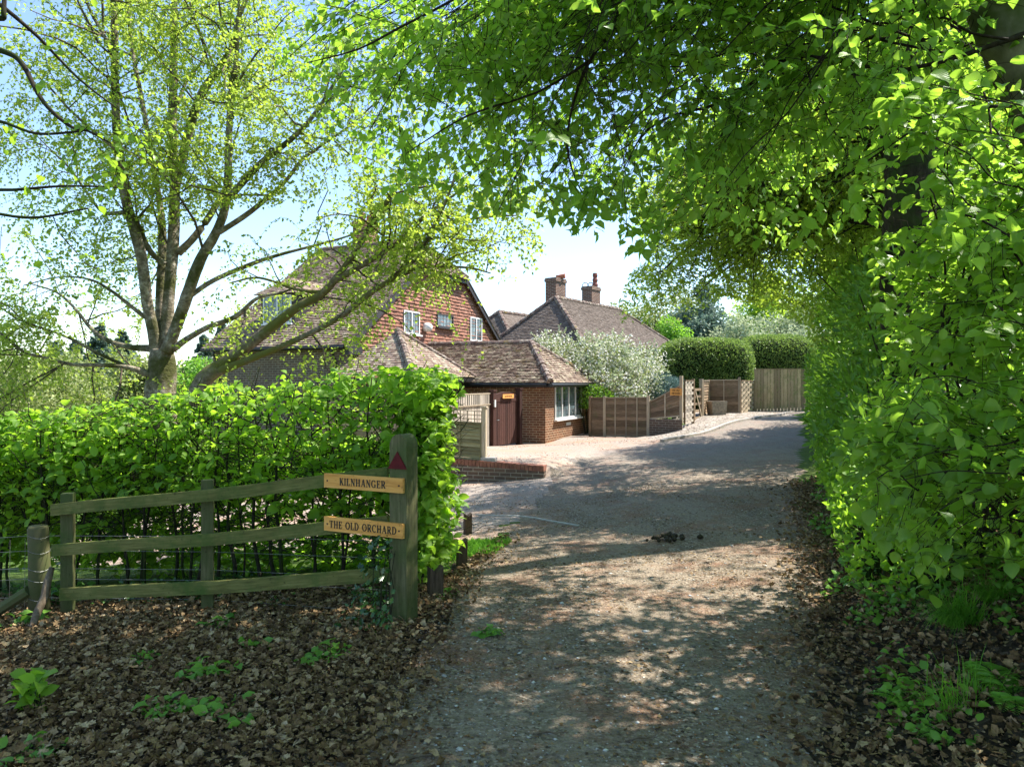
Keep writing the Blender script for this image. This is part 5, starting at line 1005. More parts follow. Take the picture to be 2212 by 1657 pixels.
T, lp, ld, ln, ls = sprays(p, d2, Ln, .068, .042, .12, .42, .3); k = can_keep(lp) & (rng.random(len(lp)) < .86) & (vnoise(lp, .5, 31) + .7 * smooth(1500, 2000, disp(lp)[0]) > -.22); kT = can_keep(T[:, -1]) & can_keep(T[:, 0]); kQ = can_keep(Q[:, -1]) & can_keep(Q[:, 2])
print('canopy leaves', k.sum())
leaves('leaves', lp, ld, ln, ls, M_BEECH, 'beech', bt, keep=k)
mb = MB(); add_limbs(mb, BL[1:], 6, .04); mb.build('boughs', M_TWIG, bt, True); V, F = merge_np([tubes_np(Q[kQ], r[kQ] * .8, .002, 4), tubes_np(T[kT], .0022, .0012, 3)]); npmesh('twigs', V, F, M_TWIG, bt, rnd=np.zeros(len(F)))
# the rest of its crown, above the frame: this is what shades the lane
n = 300000; P = np.c_[rng.uniform(-3, 14, n), rng.uniform(-5, 12, n), rng.uniform(3.6, 10, n)]
g0 = P - np.array(SUN)[None] * ((P[:, 2] - 0) / SUN.z)[:, None]        # where its shadow lands on the ground
dens = vnoise(g0, 1.15, 41) * .75 + vnoise(P, .5, 42) * .35
x, y = disp(P); vis = (P[:, 1] > .3) & (y > -25) & (x > -60) & (x < 2300)
shadow_line = np.interp(g0[:, 0], [-4, -1.2, -.4, 1, 3.2, 6], [4.3, 4.8, 6.3, 9.5, 13.5, 20])
patch = np.hypot((g0[:, 0] - .9) / 1.25, (g0[:, 1] - 5.9) / 1.5)
k = ~vis & (g0[:, 1] < shadow_line) & (dens > -.16 + .42 * np.exp(-patch ** 2)) 
q35 = P - np.array(SUN)[None] * ((P[:, 2] - 3.5) / SUN.z)[:, None]; op = (q35[:, 0] > -.5) & (q35[:, 1] > 3.6)
k &= rng.random(n) < np.where(op, .075, .26)
print('shade leaves', k.sum())
leaves('high_crown', P[k], norm(rng.normal(size=(k.sum(), 3)) * [1, 1, .4]), norm(Z3 + rng.normal(0, .35, (k.sum(), 3))), rng.uniform(.08, .13, k.sum()), M_BEECHF, 'beech', bt)
# --- shrubby beech on the right bank, close to the camera
RP = [(1900, 230), (2000, -60), (2400, -100), (2400, 1330), (2130, 1200), (2010, 1290), (1975, 1230), (1870, 1150), (1800, 960), (1880, 820), (1930, 700), (1880, 560), (1830, 400)]
SB = []
for i in range(100):
    while True:
        x, y = rng.uniform(1860, 2300), rng.uniform(-50, 1230)
        if in_poly([x], [y], RP)[0]: break
    Y = rng.uniform(2.9, 6.2) if y < 900 else rng.uniform(2.8, 4.6); e = D(x, y, Y); s = (3.1 + rng.uniform(-.4, .6), rng.uniform(2.6, 4.8), max(.6, e.z * .55 + rng.uniform(-.3, .5))); SB.append(bough(s, e, .009, .002, .18, wig=.04))
trunks = [np.c_[catmull(np.array([[x, y, gz(x, y) - .1], [x - .05, y, 1.2], [x + .08, y + .05, 2.3], [x + .05, y, 3.6]]), 5), np.linspace(rr, rr * .6, 16)] for x, y, rr in ((3.0, 3.3, .035), (3.5, 4.1, .05), (2.9, 2.6, .03), (3.75, 4.9, .06), (3.4, 3.0, .04))]
sb = thing('beech_shrub', 'young beech with broad pleated leaves crowding the right bank nearest the camera', 'tree', (3.2, 3.6, gz(3.2, 3.6))); mb = MB(); add_limbs(mb, trunks, 8); mb.build('trunk', M_BARKBE, sb, True); mb = MB(); add_limbs(mb, SB, 6, .04); mb.build('boughs', M_TWIG, sb, True)
Q, r = offshoots(SB, .16, .2, .6, .5, 0, .3, droop=.15); p, d = points_on(Q, 3); p2 = np.concatenate([p, np.array([q[-1, :3] for q in SB])]); d = np.concatenate([d, np.array([q[-1, :3] - q[-4, :3] for q in SB])]); d2 = norm(d * .9 + rdir(len(p2)) * [.6, .6, .25]); Ln = rng.uniform(.12, .4, len(p2))
T, lp, ld, ln, ls = sprays(p2, d2, Ln, .07, .044, .2, .55, .4)
def rb(P): x, y = disp(P); return in_poly(x, y, RP) | (x > 2230)
X_, Y_ = disp(lp); win = in_poly(X_, Y_, [(1890, 320), (2015, 330), (2010, 490), (1890, 480)]) | (in_poly(X_, Y_, [(2030, -40), (2230, -40), (2230, 300), (2150, 300)]) & (lp[:, 1] < 4.3)) | in_poly(X_, Y_, [(2000, 1080), (2212, 1060), (2212, 1150), (2020, 1160)]); k = rb(lp) & (vnoise(lp, .4, 51) > -.4) & (lp[:, 1] > 2.5) & (~win | (rng.random(len(lp)) < .18)); kT = rb(T[:, -1]) & (T[:, -1, 1] > 2.5) & (vnoise(T[:, 2], .4, 51) > -.35); kQ = (Q[:, -1, 1] > 2.6) & (vnoise(Q[:, 3], .4, 51) > -.2) & rb(Q[:, -1]); V, F = merge_np([tubes_np(Q[kQ], r[kQ] * .6, .0015, 4), tubes_np(T[kT], .0022, .0012, 3)]); npmesh('twigs', V, F, M_TWIG, sb, rnd=np.zeros(len(F))); leaves('leaves', lp, ld, ln, ls, M_BEECH, 'beechbig', sb, keep=k); print('right leaves', k.sum())
# --- generic crown of clumps
def clumps(cs, rads, per, size, seed=0, flatten=.8):
    cs = np.asarray(cs, float); rads = np.asarray(rads, float); n = (per * (rads / rads.mean()) ** 2).astype(int); c = np.repeat(cs, n, axis=0); rr = np.repeat(rads, n); d = rdir(len(c)); u = rng.random(len(c)) ** .45
    P = c + d * (rr * u)[:, None] * [1, 1, flatten]; P += (vnoise(P, .3, seed) * .08)[:, None] * d; return P, norm(d + rng.normal(0, .6, d.shape) + [0, 0, -.25]), norm(d * .5 + Z3 * .6 + rng.normal(0, .5, d.shape)), size * rng.uniform(.7, 1.25, len(c))
def free_tree(name, label, x, y, h, r, mleaf, nleaf, size, kind, bark=None, nclump=34, low=.3, cat='tree', group=None, keepf=None, trunk_r=None, z0=None, shape=1.0):
    z0 = gz(x, y) if z0 is None else z0; t = thing(name, label, cat, (x, y, z0), 0, group); cs, rr = [], []
    for i in range(nclump):
        d = rdir(1)[0]; u = rng.random() ** .4; zc = z0 + h * (low + (1 - low) * .5) + d[2] * u * h * (1 - low) * .46; f = 1 - .35 * abs(d[2] * u) * shape; cs.append((x + d[0] * u * r * .82 * f, y + d[1] * u * r * .82 * f, zc)); rr.append(r * rng.uniform(.2, .38))
    tr_ = trunk_r or h * .018; mb = MB(); mb.tube([(x, y, z0 - .2), (x + .05, y, z0 + h * .3), (x - .05, y + .05, z0 + h * .6), (x, y, z0 + h * .88)], [tr_, tr_ * .85, tr_ * .55, tr_ * .12], 9, .05)
    for c in cs[::2]: b = Vector((x, y, z0 + (c[2] - z0) * .55)); c = Vector(c); mb.tube([b, b.lerp(c, .5) + UP * .05 * h * .3, c], [tr_ * .35, tr_ * .22, tr_ * .06], 5)
    mb.build('trunk', bark or M_BARKD, t, True); P, Dd, Nn, S = clumps(cs, rr, nleaf / nclump, size, int(x * 7) % 50); k = keepf(P) if keepf else None; leaves('crown', P, Dd, Nn, S, mleaf, kind, t, keep=k); return t
LANEGAP = [(0, 0), (1345, 0), (1345, 470), (1400, 545), (1330, 640), (1330, 900), (1740, 900), (1745, 1100), (900, 1700), (0, 1700)]
def right_keep(P): x, y = disp(P); return ~in_poly(x, y, [(1000, 400), (1350, 420), (1410, 555), (1365, 590), (1320, 700), (1480, 690), (1560, 640), (1640, 660), (1745, 700), (1750, 1000), (1745, 1400), (1000, 1500)])
# ivy-clad dark oak trunk and oak crowns over the bank
OT = np.array([[4.6, 8.2, gz(4.6, 8.2) - .2, .33], [4.55, 8.2, 1.5, .29], [4.53, 8.2, 3.0, .28], [4.55, 8.25, 4.6, .25], [4.7, 8.3, 6.5, .2], [4.8, 8.2, 9, .12]]); OL = [catmull(OT, 5)]
for e, s, r0 in (((2.9, 10.5, 5.2), 4.2, .09), ((2.6, 13, 4.6), 4.4, .1), ((3.1, 12.5, 5.6), 4.8, .07), ((3.0, 15.5, 5.2), 4.6, .07), ((4.6, 15.5, 4.6), 4.2, .06), ((5.2, 16.5, 5.6), 4.9, .06), (tuple(D(1395, 470, 11)), 4.6, .05), (tuple(D(1425, 590, 12.5)), 4.2, .05), (tuple(D(1500, 640, 13.5)), 3.9, .05), (tuple(D(1400, 545, 11.5)), 4.4, .05), (tuple(D(1560, 560, 12)), 4.2, .05), ((3.6, 9, 6.3), 5.2, .08), ((5.0, 12, 5.8), 5.2, .08), ((3.4, 14.5, 5.4), 5.0, .09), ((7, 10, 6.5), 5.5, .08), ((4.0, 11.5, 3.6), 3.4, .06), ((4.3, 14, 3.7), 3.6, .06), ((6.5, 13, 5.2), 4.8, .07)): OL.append(bough((4.9, 8.25, s), e, r0, .01, .15))
make_tree('oak_tree', 'oak with dark ivy-covered trunk on the right bank, its sunlit boughs reaching over the lane', 'tree', OL, M_BARKD, M_OAK, M_TWIG, .06, .5, 1.6, 10, .38, .07, .05, 'oak', lambda P: right_keep(P) & (vnoise(P, .9, 61) > -.3) & ~(in_poly(*disp(P), IVYWIN) & (P[:, 1] < 8.6)), droop=.15, spread=.75, flat=.6, jit=.5, sides=14, wob=.12)
for i, (x, y, h, r, nl, lab) in enumerate(((10.2, 18.8, 10.6, 3.2, 30000, 'tallest oak on the bank, its bright crown filling the upper right background'), (8.4, 17.4, 7.0, 3.2, 26000, 'green oak whose crown hangs out over the cobbled apron'), (8.3, 15.5, 6.8, 2.3, 26000, 'leafy oak on the right bank behind the laurel'), (10.8, 20.5, 6.4, 2.2, 18000, 'farther green oak along the right of the lane'), (13.6, 25.5, 6.6, 2.6, 16000, 'oak closing the right side of the lane near the board fence'), (6.8, 10.8, 7.2, 1.9, 20000, 'tall oak crown rising above the laurels beside the ivy-covered trunk'))):
    free_tree('oak_tree', lab, x, y, h, r, M_OAK, nl, .085 + y * .001, 'oak', low=.18, group='oaks along the right bank', keepf=right_keep, nclump=42)
# --- laurels
def shrub(name, label, cs, rads, per, size, mleaf, kind, cat='shrub', keepf=None, group=None, seed=1, flatten=.9, up=.25):
    c0 = cs[0]; t = thing(name, label, cat, (c0[0], c0[1], gz(c0[0], c0[1])), 0, group); n = np.array([int(per * (r / np.mean(rads)) ** 2) for r in rads]); c = np.repeat(np.array(cs, float), n, axis=0); rr = np.repeat(rads, n); d = rdir(len(c)); u = rng.uniform(.72, 1.0, len(c)) + vnoise(c + d * rr[:, None], .35, seed) * .12
    P = c + d * (rr * u)[:, None] * [1, 1, flatten]; k = P[:, 2] > ground_z(P[:, 0], P[:, 1]) + .02
    if keepf: k &= keepf(P)
    leaves('leaves', P, norm(d * .6 + Z3 * up + rng.normal(0, .45, d.shape)), norm(d + Z3 * .4 + rng.normal(0, .4, d.shape)), size * rng.uniform(.65, 1.2, len(c)), mleaf, kind, t, keep=k)
    mb = MB()
    for c_, r_ in zip(cs, rads):
        g = gz(c_[0], c_[1])
        for j in range(7):
            dd = rdir(1)[0]; e = Vector((c_[0] + dd[0] * r_ * .8, c_[1] + dd[1] * r_ * .8, max(c_[2] + dd[2] * r_ * .7, g + .1))); b = Vector((c_[0] + dd[0] * .1, c_[1] + dd[1] * .1, g - .1)); mb.tube([b, b.lerp(e, .5) + Vector((0, 0, .15)), e], [.03, .02, .006], 5)
    mb.build('stems', M_BARKD, t); return t
def near_keep(P): x, y = disp(P); return x > np.interp(y, [0, 600, 700, 1050, 1150, 1400], [1600, 1690, 1735, 1755, 1770, 1800])
LC = [(y, x, z_, r_) for y, x, z_, r_ in ((6.8, 3.9, .9, .8), (8.0, 4.3, 1.1, .95), (8.1, 4.6, 2.4, .9), (9.6, 5.2, 1.2, 1.1), (9.8, 5.4, 2.7, 1.0))]
shrub('laurel_shrub', 'glossy dark laurel bush on the right bank nearest the shrubby beech', [(x, y, z_) for y, x, z_, r_ in LC], [q[3] for q in LC], 1500, .13, M_LAUREL, 'long', keepf=near_keep, group='laurels along the right bank')
LC = [(11.8, 6.1, 1.3, 1.3), (12.2, 6.4, 2.9, 1.1), (14.3, 7.3, 1.4, 1.5), (14.6, 7.4, 3.0, 1.2)]
shrub('laurel_shrub', 'broad laurel bush farther up the right bank under the oaks', [(x, y, z_) for y, x, z_, r_ in LC], [q[3] for q in LC], 2200, .13, M_LAUREL, 'long', keepf=near_keep, group='laurels along the right bank')
LC = [(17.5, 8.6, 1.5, 1.6), (20.5, 9.9, 1.6, 1.7), (24, 11.6, 1.7, 1.9), (27.0, 13.2, 1.8, 2.0), (18.5, 9.4, 3.4, 1.4), (22, 11.2, 3.6, 1.6)]
shrub('holly_shrub', 'mixed dark evergreen bushes edging the far right of the lane', [(x, y, z_) for y, x, z_, r_ in LC], [q[3] for q in LC], 2600, .12, M_LAUREL, 'long', keepf=near_keep)
# young leafy growth at the foot of the bank
LC = [(2.5, 5.3, .15, .26), (2.75, 5.9, .2, .3), (3.2, 6.4, .25, .35), (3.55, 7.4, .3, .4), (3.95, 8.6, .4, .5), (2.4, 4.6, .12, .22), (3.1, 4.9, .25, .3), (2.95, 6.2, .45, .4), (3.3, 7.0, .5, .45), (3.0, 5.4, .4, .38), (3.75, 8.2, .45, .5), (4.35, 9.8, .5, .5), (2.75, 4.7, .5, .35)]
shrub('hazel_seedlings', 'bright low leafy growth spilling down the foot of the right bank', [(a + .25, b, gz(a, b) + c_) for a, b, c_, d_ in LC], [q[3] for q in LC], 520, .07, M_HEDGE, 'beech', 'undergrowth', keepf=lambda P: disp(P)[0] > 1745)
# --- the hornbeam hedge
HR = np.array([-.66, 5.55]); HD = np.array([-.965, .262]); HN = np.array([.262, .965]); HLn = 6.4
def htop(t): return np.interp(t, [0, .5, 1.6, 3.2, 4.5, 6.4], [1.76, 1.80, 1.72, 1.5, 1.36, 1.22])
def hpt(t, w_, z_): return np.stack([HR[0] + HD[0] * t + HN[0] * w_, HR[1] + HD[1] * t + HN[1] * w_, z_], -1)
hg = thing('hornbeam_hedge', 'bright green clipped hedge on many thin bare stems behind the rail fence', 'hedge', (-3.6, 6.8, gz(-3.6, 6.8)))
ST = []
for i in range(44):
    t = .12 + i * .145 + rng.uniform(-.05, .05); w_ = rng.uniform(.15, .6); tp = float(htop(t)); g = hpt(np.array(t), np.array(w_), np.array(0.)); gg_ = gz(g[0], g[1]); K = 9; zz_ = np.linspace(gg_ - .05, tp - .15, K)
    q = hpt(t + np.cumsum(rng.normal(0, .022, K)), w_ + np.cumsum(rng.normal(0, .018, K)), zz_); ST.append(np.c_[catmull(q, 2), np.linspace(rng.uniform(.011, .021), .004, (K - 1) * 2 + 1)])
    for j in range(3):
        k0 = rng.integers(6, 14); s = ST[-1 - j] if j else ST[-1]; s = ST[-1] if j == 0 else s; e = s[min(k0, len(s) - 1), :3]; d = np.array([HD[0], HD[1], 0]) * rng.choice([-1, 1]) * rng.uniform(.15, .4); ST.append(bough(e, e + d + [0, rng.normal(0, .1), rng.uniform(.25, .6)], .007, .003, -.1, K=5, wig=.02))
mb = MB(); add_limbs(mb, ST, 6, .08); mb.build('stems', M_STEM, hg, True)
n1, n2, n3, n4 = 1450, 3000, 720, 420
t = rng.uniform(0, HLn, n1); zt = htop(t); f = rng.random(n1) ** .75; a = hpt(t, rng.uniform(0, .85, n1), .82 + (zt - .85) * f - .05)           # dense top
t = rng.uniform(.3, HLn, n2); b = hpt(t, rng.uniform(.72, 1.12, n2), rng.uniform(-.3, 1.05, n2))                                                 # sunlit back face
t = rng.uniform(-.05, .38, n3); c = hpt(t, rng.uniform(-.05, .9, n3), rng.uniform(.12, 1.72, n3))                                               # bushy right end
t = rng.uniform(.0, HLn, n4); d_ = hpt(t, rng.uniform(0, .4, n4), rng.uniform(.55, 1.0, n4))
t = rng.uniform(3.2, HLn, 500); e_ = hpt(t, rng.uniform(0, .8, 500), rng.uniform(-.1, 1.1, 500))
P0 = np.concatenate([a, b, c, d_, e_]); ctr = hpt(np.clip((P0[:, 0] - HR[0]) * HD[0] + (P0[:, 1] - HR[1]) * HD[1], .25, 9), .42, P0[:, 2] - .25); dr = norm((P0 - ctr) * [1, 1, .6] + rng.normal(0, .28, P0.shape)); Ln = rng.uniform(.08, .26, len(P0))
sz = np.concatenate([np.full(n1, .088), np.full(n2, .065), np.full(n3, .072), np.full(n4, .07), np.full(500, .065)])
T, lp, ld, ln, ls = sprays(P0 - dr * Ln[:, None] * .6, dr, Ln, .085, .05, .1, .45, .35); zt = htop((lp[:, 0] - HR[0]) * HD[0] + (lp[:, 1] - HR[1]) * HD[1]); k = lp[:, 2] < zt + .07 + vnoise(lp, .3, 71) * .11 + vnoise(lp, .1, 72) * .04
x, y = disp(lp); k &= x < 978 + 30 * vnoise(lp, .22, 73)
leaves('leaves', lp, ld, ln, ls, M_HEDGE, 'beechbig', hg, keep=k); print('hedge leaves', k.sum())
# fine criss-cross twigs inside
nn_ = 3200; t = rng.uniform(.1, HLn, nn_); p = hpt(t, rng.uniform(.05, .85, nn_), rng.uniform(.1, 1.5, nn_)); k = p[:, 2] < htop(t) - .1; p = p[k]; d = norm(rng.normal(size=p.shape) * [1, .6, .45]); Ln = rng.uniform(.12, .38, len(p)); tt = np.linspace(0, 1, 5); Qt = p[:, None] + d[:, None] * (Ln[:, None] * tt)[..., None] + rng.normal(0, .012, (len(p), 5, 3)) + Z3 * (Ln[:, None] * tt ** 2 * .25)[..., None]
V, F = merge_np([tubes_np(Qt, .0045, .0018, 4), tubes_np(T, .0022, .0012, 3)]); npmesh('twigs', V, F, M_STEM, hg, rnd=np.zeros(len(F)))
# --- topiary yews
def topiary(label, cx_, cy_, wx, wy, z0, z1, ang, n, round_=.5):
    t = thing('topiary_hedge', label, 'hedge', (cx_, cy_, z0), ang, 'clipped yews by the board fence'); d = rdir(n); e = 2 / round_ if round_ else 4
    s = (np.abs(d) ** 4.2).sum(1) ** (-1 / 4.2); Q = d * s[:, None]; ca, sa = math.cos(ang), math.sin(ang); nrm = norm(np.sign(Q) * np.abs(Q) ** 3.5)
    def tf(q): lx, ly, lz = q[:, 0] * wx / 2, q[:, 1] * wy / 2, q[:, 2] * (z1 - z0) / 2; return np.c_[cx_ + lx * ca - ly * sa, cy_ + lx * sa + ly * ca, (z0 + z1) / 2 + lz]
    P = tf(Q * (1 + rng.uniform(-.06, .02, (n, 1)) + (vnoise(Q * 3, .5, 3) * .02)[:, None])); nn = np.c_[nrm[:, 0] * ca - nrm[:, 1] * sa, nrm[:, 0] * sa + nrm[:, 1] * ca, nrm[:, 2]]
    leaves('leaves', P, norm(nn * .8 + rng.normal(0, .55, P.shape)), norm(nn + rng.normal(0, .6, P.shape)), rng.uniform(.04, .1, n), M_YEW, 'small', t)
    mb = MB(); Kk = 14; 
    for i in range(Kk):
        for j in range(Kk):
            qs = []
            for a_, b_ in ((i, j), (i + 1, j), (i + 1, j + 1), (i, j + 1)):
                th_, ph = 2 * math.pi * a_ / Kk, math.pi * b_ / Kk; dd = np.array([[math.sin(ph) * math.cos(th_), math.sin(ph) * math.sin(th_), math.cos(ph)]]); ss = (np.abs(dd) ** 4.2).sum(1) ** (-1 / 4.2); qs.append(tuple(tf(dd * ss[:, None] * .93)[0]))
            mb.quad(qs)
    mb.build('light_block_core', M_CORE, t, True); return t  # added solid core behind the leaves, stops light passing through the yew
topiary('nearest rounded clipped yew block above the lap fence', D(1521, 0, 31.2).x, 31.2, 3.9, 2.6, .4, zat(733, 31.2), .15, 34000)
topiary('second long clipped yew block above the tall board fence', D(1672, 0, 34).x, 34, 3.3, 3.2, .4, zat(726, 34), .1, 30000)
topiary('third dark yew block mostly hidden by the right-hand bushes', D(1775, 0, 35).x, 35, 2.0, 3, .4, zat(728, 35), 0, 12000)
# --- white blossom shrub and neighbours
cs = [(D(x, y, Y)) for x, y, Y in ((1215, 785, 26.3), (1265, 770, 26.6), (1310, 790, 26.2), (1350, 800, 26.4), (1385, 825, 26.2), (1240, 820, 26), (1300, 835, 25.6), (1350, 850, 25.6), (1190, 760, 26.8), (1325, 765, 27), (1395, 790, 27.2))]; rr = [.75, .8, .85, .8, .55, .8, .85, .8, .5, .6, .5]
n = 17000; c = np.array([list(cs[i]) for i in rng.integers(0, len(cs), n)]); cr = np.array([rr[i] for i in rng.integers(0, len(rr), n)]); d = rdir(n); P = c + d * (.85 * rng.uniform(.45, 1.05, n) + vnoise(c + d, .35, 8) * .15)[:, None]; k = rng.random(n) < .46
bs = thing('blossom_shrub', 'large round shrub smothered in white blossom behind the lap fence', 'shrub', (cs[6].x, cs[6].y + .3, gz(cs[6].x, cs[6].y))); leaves('blossom', P[k], rdir(k.sum()), norm(d[k] + rng.normal(0, .5, (k.sum(), 3))), rng.uniform(.04, .085, k.sum()), M_PETAL, 'petal', bs); leaves('leaves', P[~k] - d[~k] * .06, norm(d[~k] + rdir((~k).sum())), rdir((~k).sum()), rng.uniform(.06, .1, (~k).sum()), M_WILLOW, 'small', bs)
mb = MB()
for c_ in cs: b = Vector((cs[6].x, cs[6].y + .3, gz(cs[6].x, cs[6].y) - .1)); mb.tube([b, b.lerp(c_, .5) + Vector((.1, 0, .1)), c_], [.06, .04, .015], 6)
mb.build('stems', M_BARKD, bs); n = 420; P0 = np.array([list(cs[i]) for i in rng.integers(0, len(cs), n)]); d = norm(rdir(n) + [0, 0, .5]); T, lp, ld, ln, ls = sprays(P0 + d * .55, d, rng.uniform(.3, .65, n), .07, .045, .1, .8, .6); leaves('blossom_sprays', lp, ld, ln, ls, M_MAYBL, 'petal', bs)
c = D(1435, 838, 26.5); shrub('conifer_shrub', 'blue-green spreading conifer between the blossom shrub and the clipped yew', [(c.x, c.y, c.z), (c.x - .5, c.y, c.z - .3), (c.x + .5, c.y + .4, c.z - .1)], [.6, .6, .5], 2600, .11, M_BLUE, 'needle')
c = D(1290, 858, 25); shrub('evergreen_shrub', 'small dark green bush under the left side of the blossom shrub', [(c.x - .3, c.y, c.z), (c.x + .1, c.y, c.z - .1)], [.5, .5], 1500, .07, M_LAUREL, 'small')
# --- trees behind
def conifer(label, x, y, h, r, z0, n=9000, grp=None, m=None):
    t = thing('conifer_tree', label, 'tree', (x, y, z0), 0, grp); mb = MB(); mb.tube([(x, y, z0 - .2), (x, y, z0 + h * .5), (x, y, z0 + h)], [h * .016, h * .01, .01], 7); mb.build('trunk', M_BARKD, t); nb = n // 40; f = rng.random(nb) ** .8; zb = z0 + h * (.1 + .9 * f); a_ = rng.uniform(0, 6.283, nb); L = r * (1.02 - f) * rng.uniform(.75, 1.1, nb); u = rng.random((nb, 40)) ** .7; ca, sa = np.cos(a_)[:, None], np.sin(a_)[:, None]
    off = rng.normal(0, .10, (nb, 40)) * L[:, None]; P = np.stack([x + ca * L[:, None] * u - sa * off, y + sa * L[:, None] * u + ca * off, zb[:, None] - L[:, None] * u * .35 + rng.normal(0, .05, (nb, 40)) * L[:, None]], -1).reshape(-1, 3); d = np.stack([ca + u * 0, sa + u * 0, -.4 + u * 0], -1).reshape(-1, 3)
    leaves('crown', P, norm(d + rng.normal(0, .5, P.shape)), norm(Z3 + rng.normal(0, .5, P.shape)), rng.uniform(.6, 1.2, len(P)) * h * .035, m or M_CON, 'small', t); return t
def at(dx, Y): return (dx - 1106) * Y / FD
def ht(dy, Y): return EYE - (dy - 828) * Y / FD
bgk = dict(bark=M_BARKD)
for (dx, Y, top, r, m, n, sz_, lab) in ((1400, 58, 640, 4.2, M_WILLOW, 12000, .26, 'pale yellow-green willow behind the far house roof, left one'), (1470, 62, 612, 4.2, M_WILLOW, 12000, .27, 'taller pale willow behind the far house, right one'), (1455, 47, 688, 2.2, M_BRIGHT, 8000, .2, 'small bright lime green tree at the end of the far roof'), (1600, 52, 672, 4.2, M_MAYBL, 14000, .22, 'white-flowering tree behind the clipped yews, left one'), (1720, 54, 660, 4.4, M_MAYBL, 14000, .22, 'white-flowering tree behind the clipped yews, right one'), (1340, 64, 650, 3.4, M_WILLOW, 9000, .26, 'low pale tree beside the right chimney of the far house'), (1660, 75, 560, 6, M_OAK, 12000, .36, 'tall green tree far behind the white-flowering trees')):
    zt = ht(top, Y); free_tree('background_tree', lab, at(dx, Y), Y, zt + .5, r, m, n, sz_, 'small', low=.05, group='trees beyond the far house', z0=-.5, nclump=36)
free_tree('background_tree', 'dark blue-green tree rising behind the clipped yews', at(1525, 58), 58, ht(600, 58) + .5, 3.4, M_CON, 14000, .25, 'small', low=.05, group='trees beyond the far house', z0=-.5, nclump=30)
for (dx, Y, top, r, m, n, sz_, lab, zb) in ((30, 30, 745, 3.6, M_WILLOW, 14000, .17, 'pale scrubby willow at the left edge above the hedge', -2), (130, 34, 770, 3.2, M_WILLOW, 12000, .18, 'rounded pale willow second from the left edge', -2.2), (-60, 26, 690, 3, M_WILLOW, 10000, .16, 'tall pale willow cut by the left edge of the view', -2), (395, 40, 745, 3.0, M_BRIGHT, 11000, .2, 'light green bushy tree just right of the birch trunk', -2.5), (300, 38, 762, 3.0, M_WILLOW, 11000, .2, 'yellowish bushy tree just left of the birch trunk', -2.5), (450, 44, 775, 2.6, M_WILLOW, 9000, .2, 'soft green bush beside the grey brick wall of the house', -2.5), (200, 90, 775, 7, M_BRIGHT, 8000, .5, 'distant light green tree below the spruces', -5), (80, 100, 765, 8, M_OAK, 8000, .5, 'distant rounded green tree at the far left', -5)):
    free_tree('background_tree', lab, at(dx, Y), Y, ht(top, Y) - zb, r, m, n, sz_, 'small', low=.03, group='trees and scrub beyond the garden', z0=zb, nclump=34)
for i, (dx, Y, top, r, lab) in enumerate(((215, 48, 700, 3.6, 'tall dark spruce seen through the birch, left of its trunk'), (165, 55, 735, 3.8, 'lower dark spruce left of the tall one'), (265, 60, 715, 4.2, 'dark spruce right behind the birch trunk'), (440, 62, 725, 3.6, 'dark conifer at the left end of the house'), (480, 70, 700, 4, 'dark conifer rising behind the house roof'), (120, 75, 735, 4, 'small dark conifer low on the far left'))):
    conifer(lab, at(dx, Y), Y, ht(top, Y) + 3, r, -3, 9000, 'dark conifers beyond the garden')
# far wooded hills
for nm, Yh, zt_, seed in (('far_hill', 330, 12, 5), ('near_hill', 200, 5.5, 9)):
    xs_ = np.linspace(-420, 420, 220); dep = np.linspace(0, 1, 14); X2, D2 = np.meshgrid(xs_, dep); hz = zt_ * (.75 + .35 * np.sin(X2 / 90 + seed)) * np.sin(D2 * math.pi / 2) - 10 * (1 - D2); PP = np.c_[X2.ravel(), (Yh + D2 * 80).ravel(), hz.ravel()]; PP[:, 2] += vnoise(PP, 7, seed) * 1.2 + vnoise(PP, 2.5, seed) * .7; ii = np.arange(220 * 14).reshape(14, 220)
    mt, n_, out_ = newmat(nm); cc = ramp(n_, noise(n_, .12, 6, .7), [(.35, (.05, .08, .04)), (.5, (.09, .13, .06)), (.7, (.16, .20, .09))]); pbsdf(n_, out_, cc, 1, bump(n_, noise(n_, .4, 5), 1, 1.5), 0)
    tag(npmesh(nm, PP, np.stack([ii[:-1, :-1], ii[:-1, 1:], ii[1:, 1:], ii[1:, :-1]], -1).reshape(-1, 4), mt, smooth_=True), kind='structure')
# ---------------------------------------------------------------- litter, stones, small plants
def litter(name, P, size, m, kind='litter', tilt=.45, lift=.01, width=1.0):
    n = len(P); a = rng.uniform(0, 6.283, n); d = np.c_[np.cos(a), np.sin(a), rng.normal(0, .25, n)]; P = P + np.c_[np.zeros((n, 2)), rng.uniform(0, lift, n)]
    return leaves(name, P, d, norm(Z3 + rng.normal(0, tilt, (n, 3))), size, m, kind, width=width)
def in_frame(P, m=60): x, y = disp(P); return (P[:, 1] > 1.2) & (x > -m) & (x < 2212 + m) & (y < 1657 + m * 2)
def left_bank(x, y): return (x < np.interp(y, [0, 1.5, 3.2, 5, 6.3, 7.6, 9], [-.8, -.72, -.55, -.5, -.4, -.2, 0]) + rng.normal(0, .13, len(x))) & (y < np.interp(x, [-5, -.6, 0], [6.9, 5.9, 8.5]))
def right_bank(x, y): return x > edge_r(y) - .1 + rng.normal(0, .16, len(x))
P = np.concatenate([scatter(left_bank, 185000, (-6.2, .2, 1.0, 8)), scatter(right_bank, 85000, (.9, 5.2, 1.3, 11))]); P = P[in_frame(P, 480)]
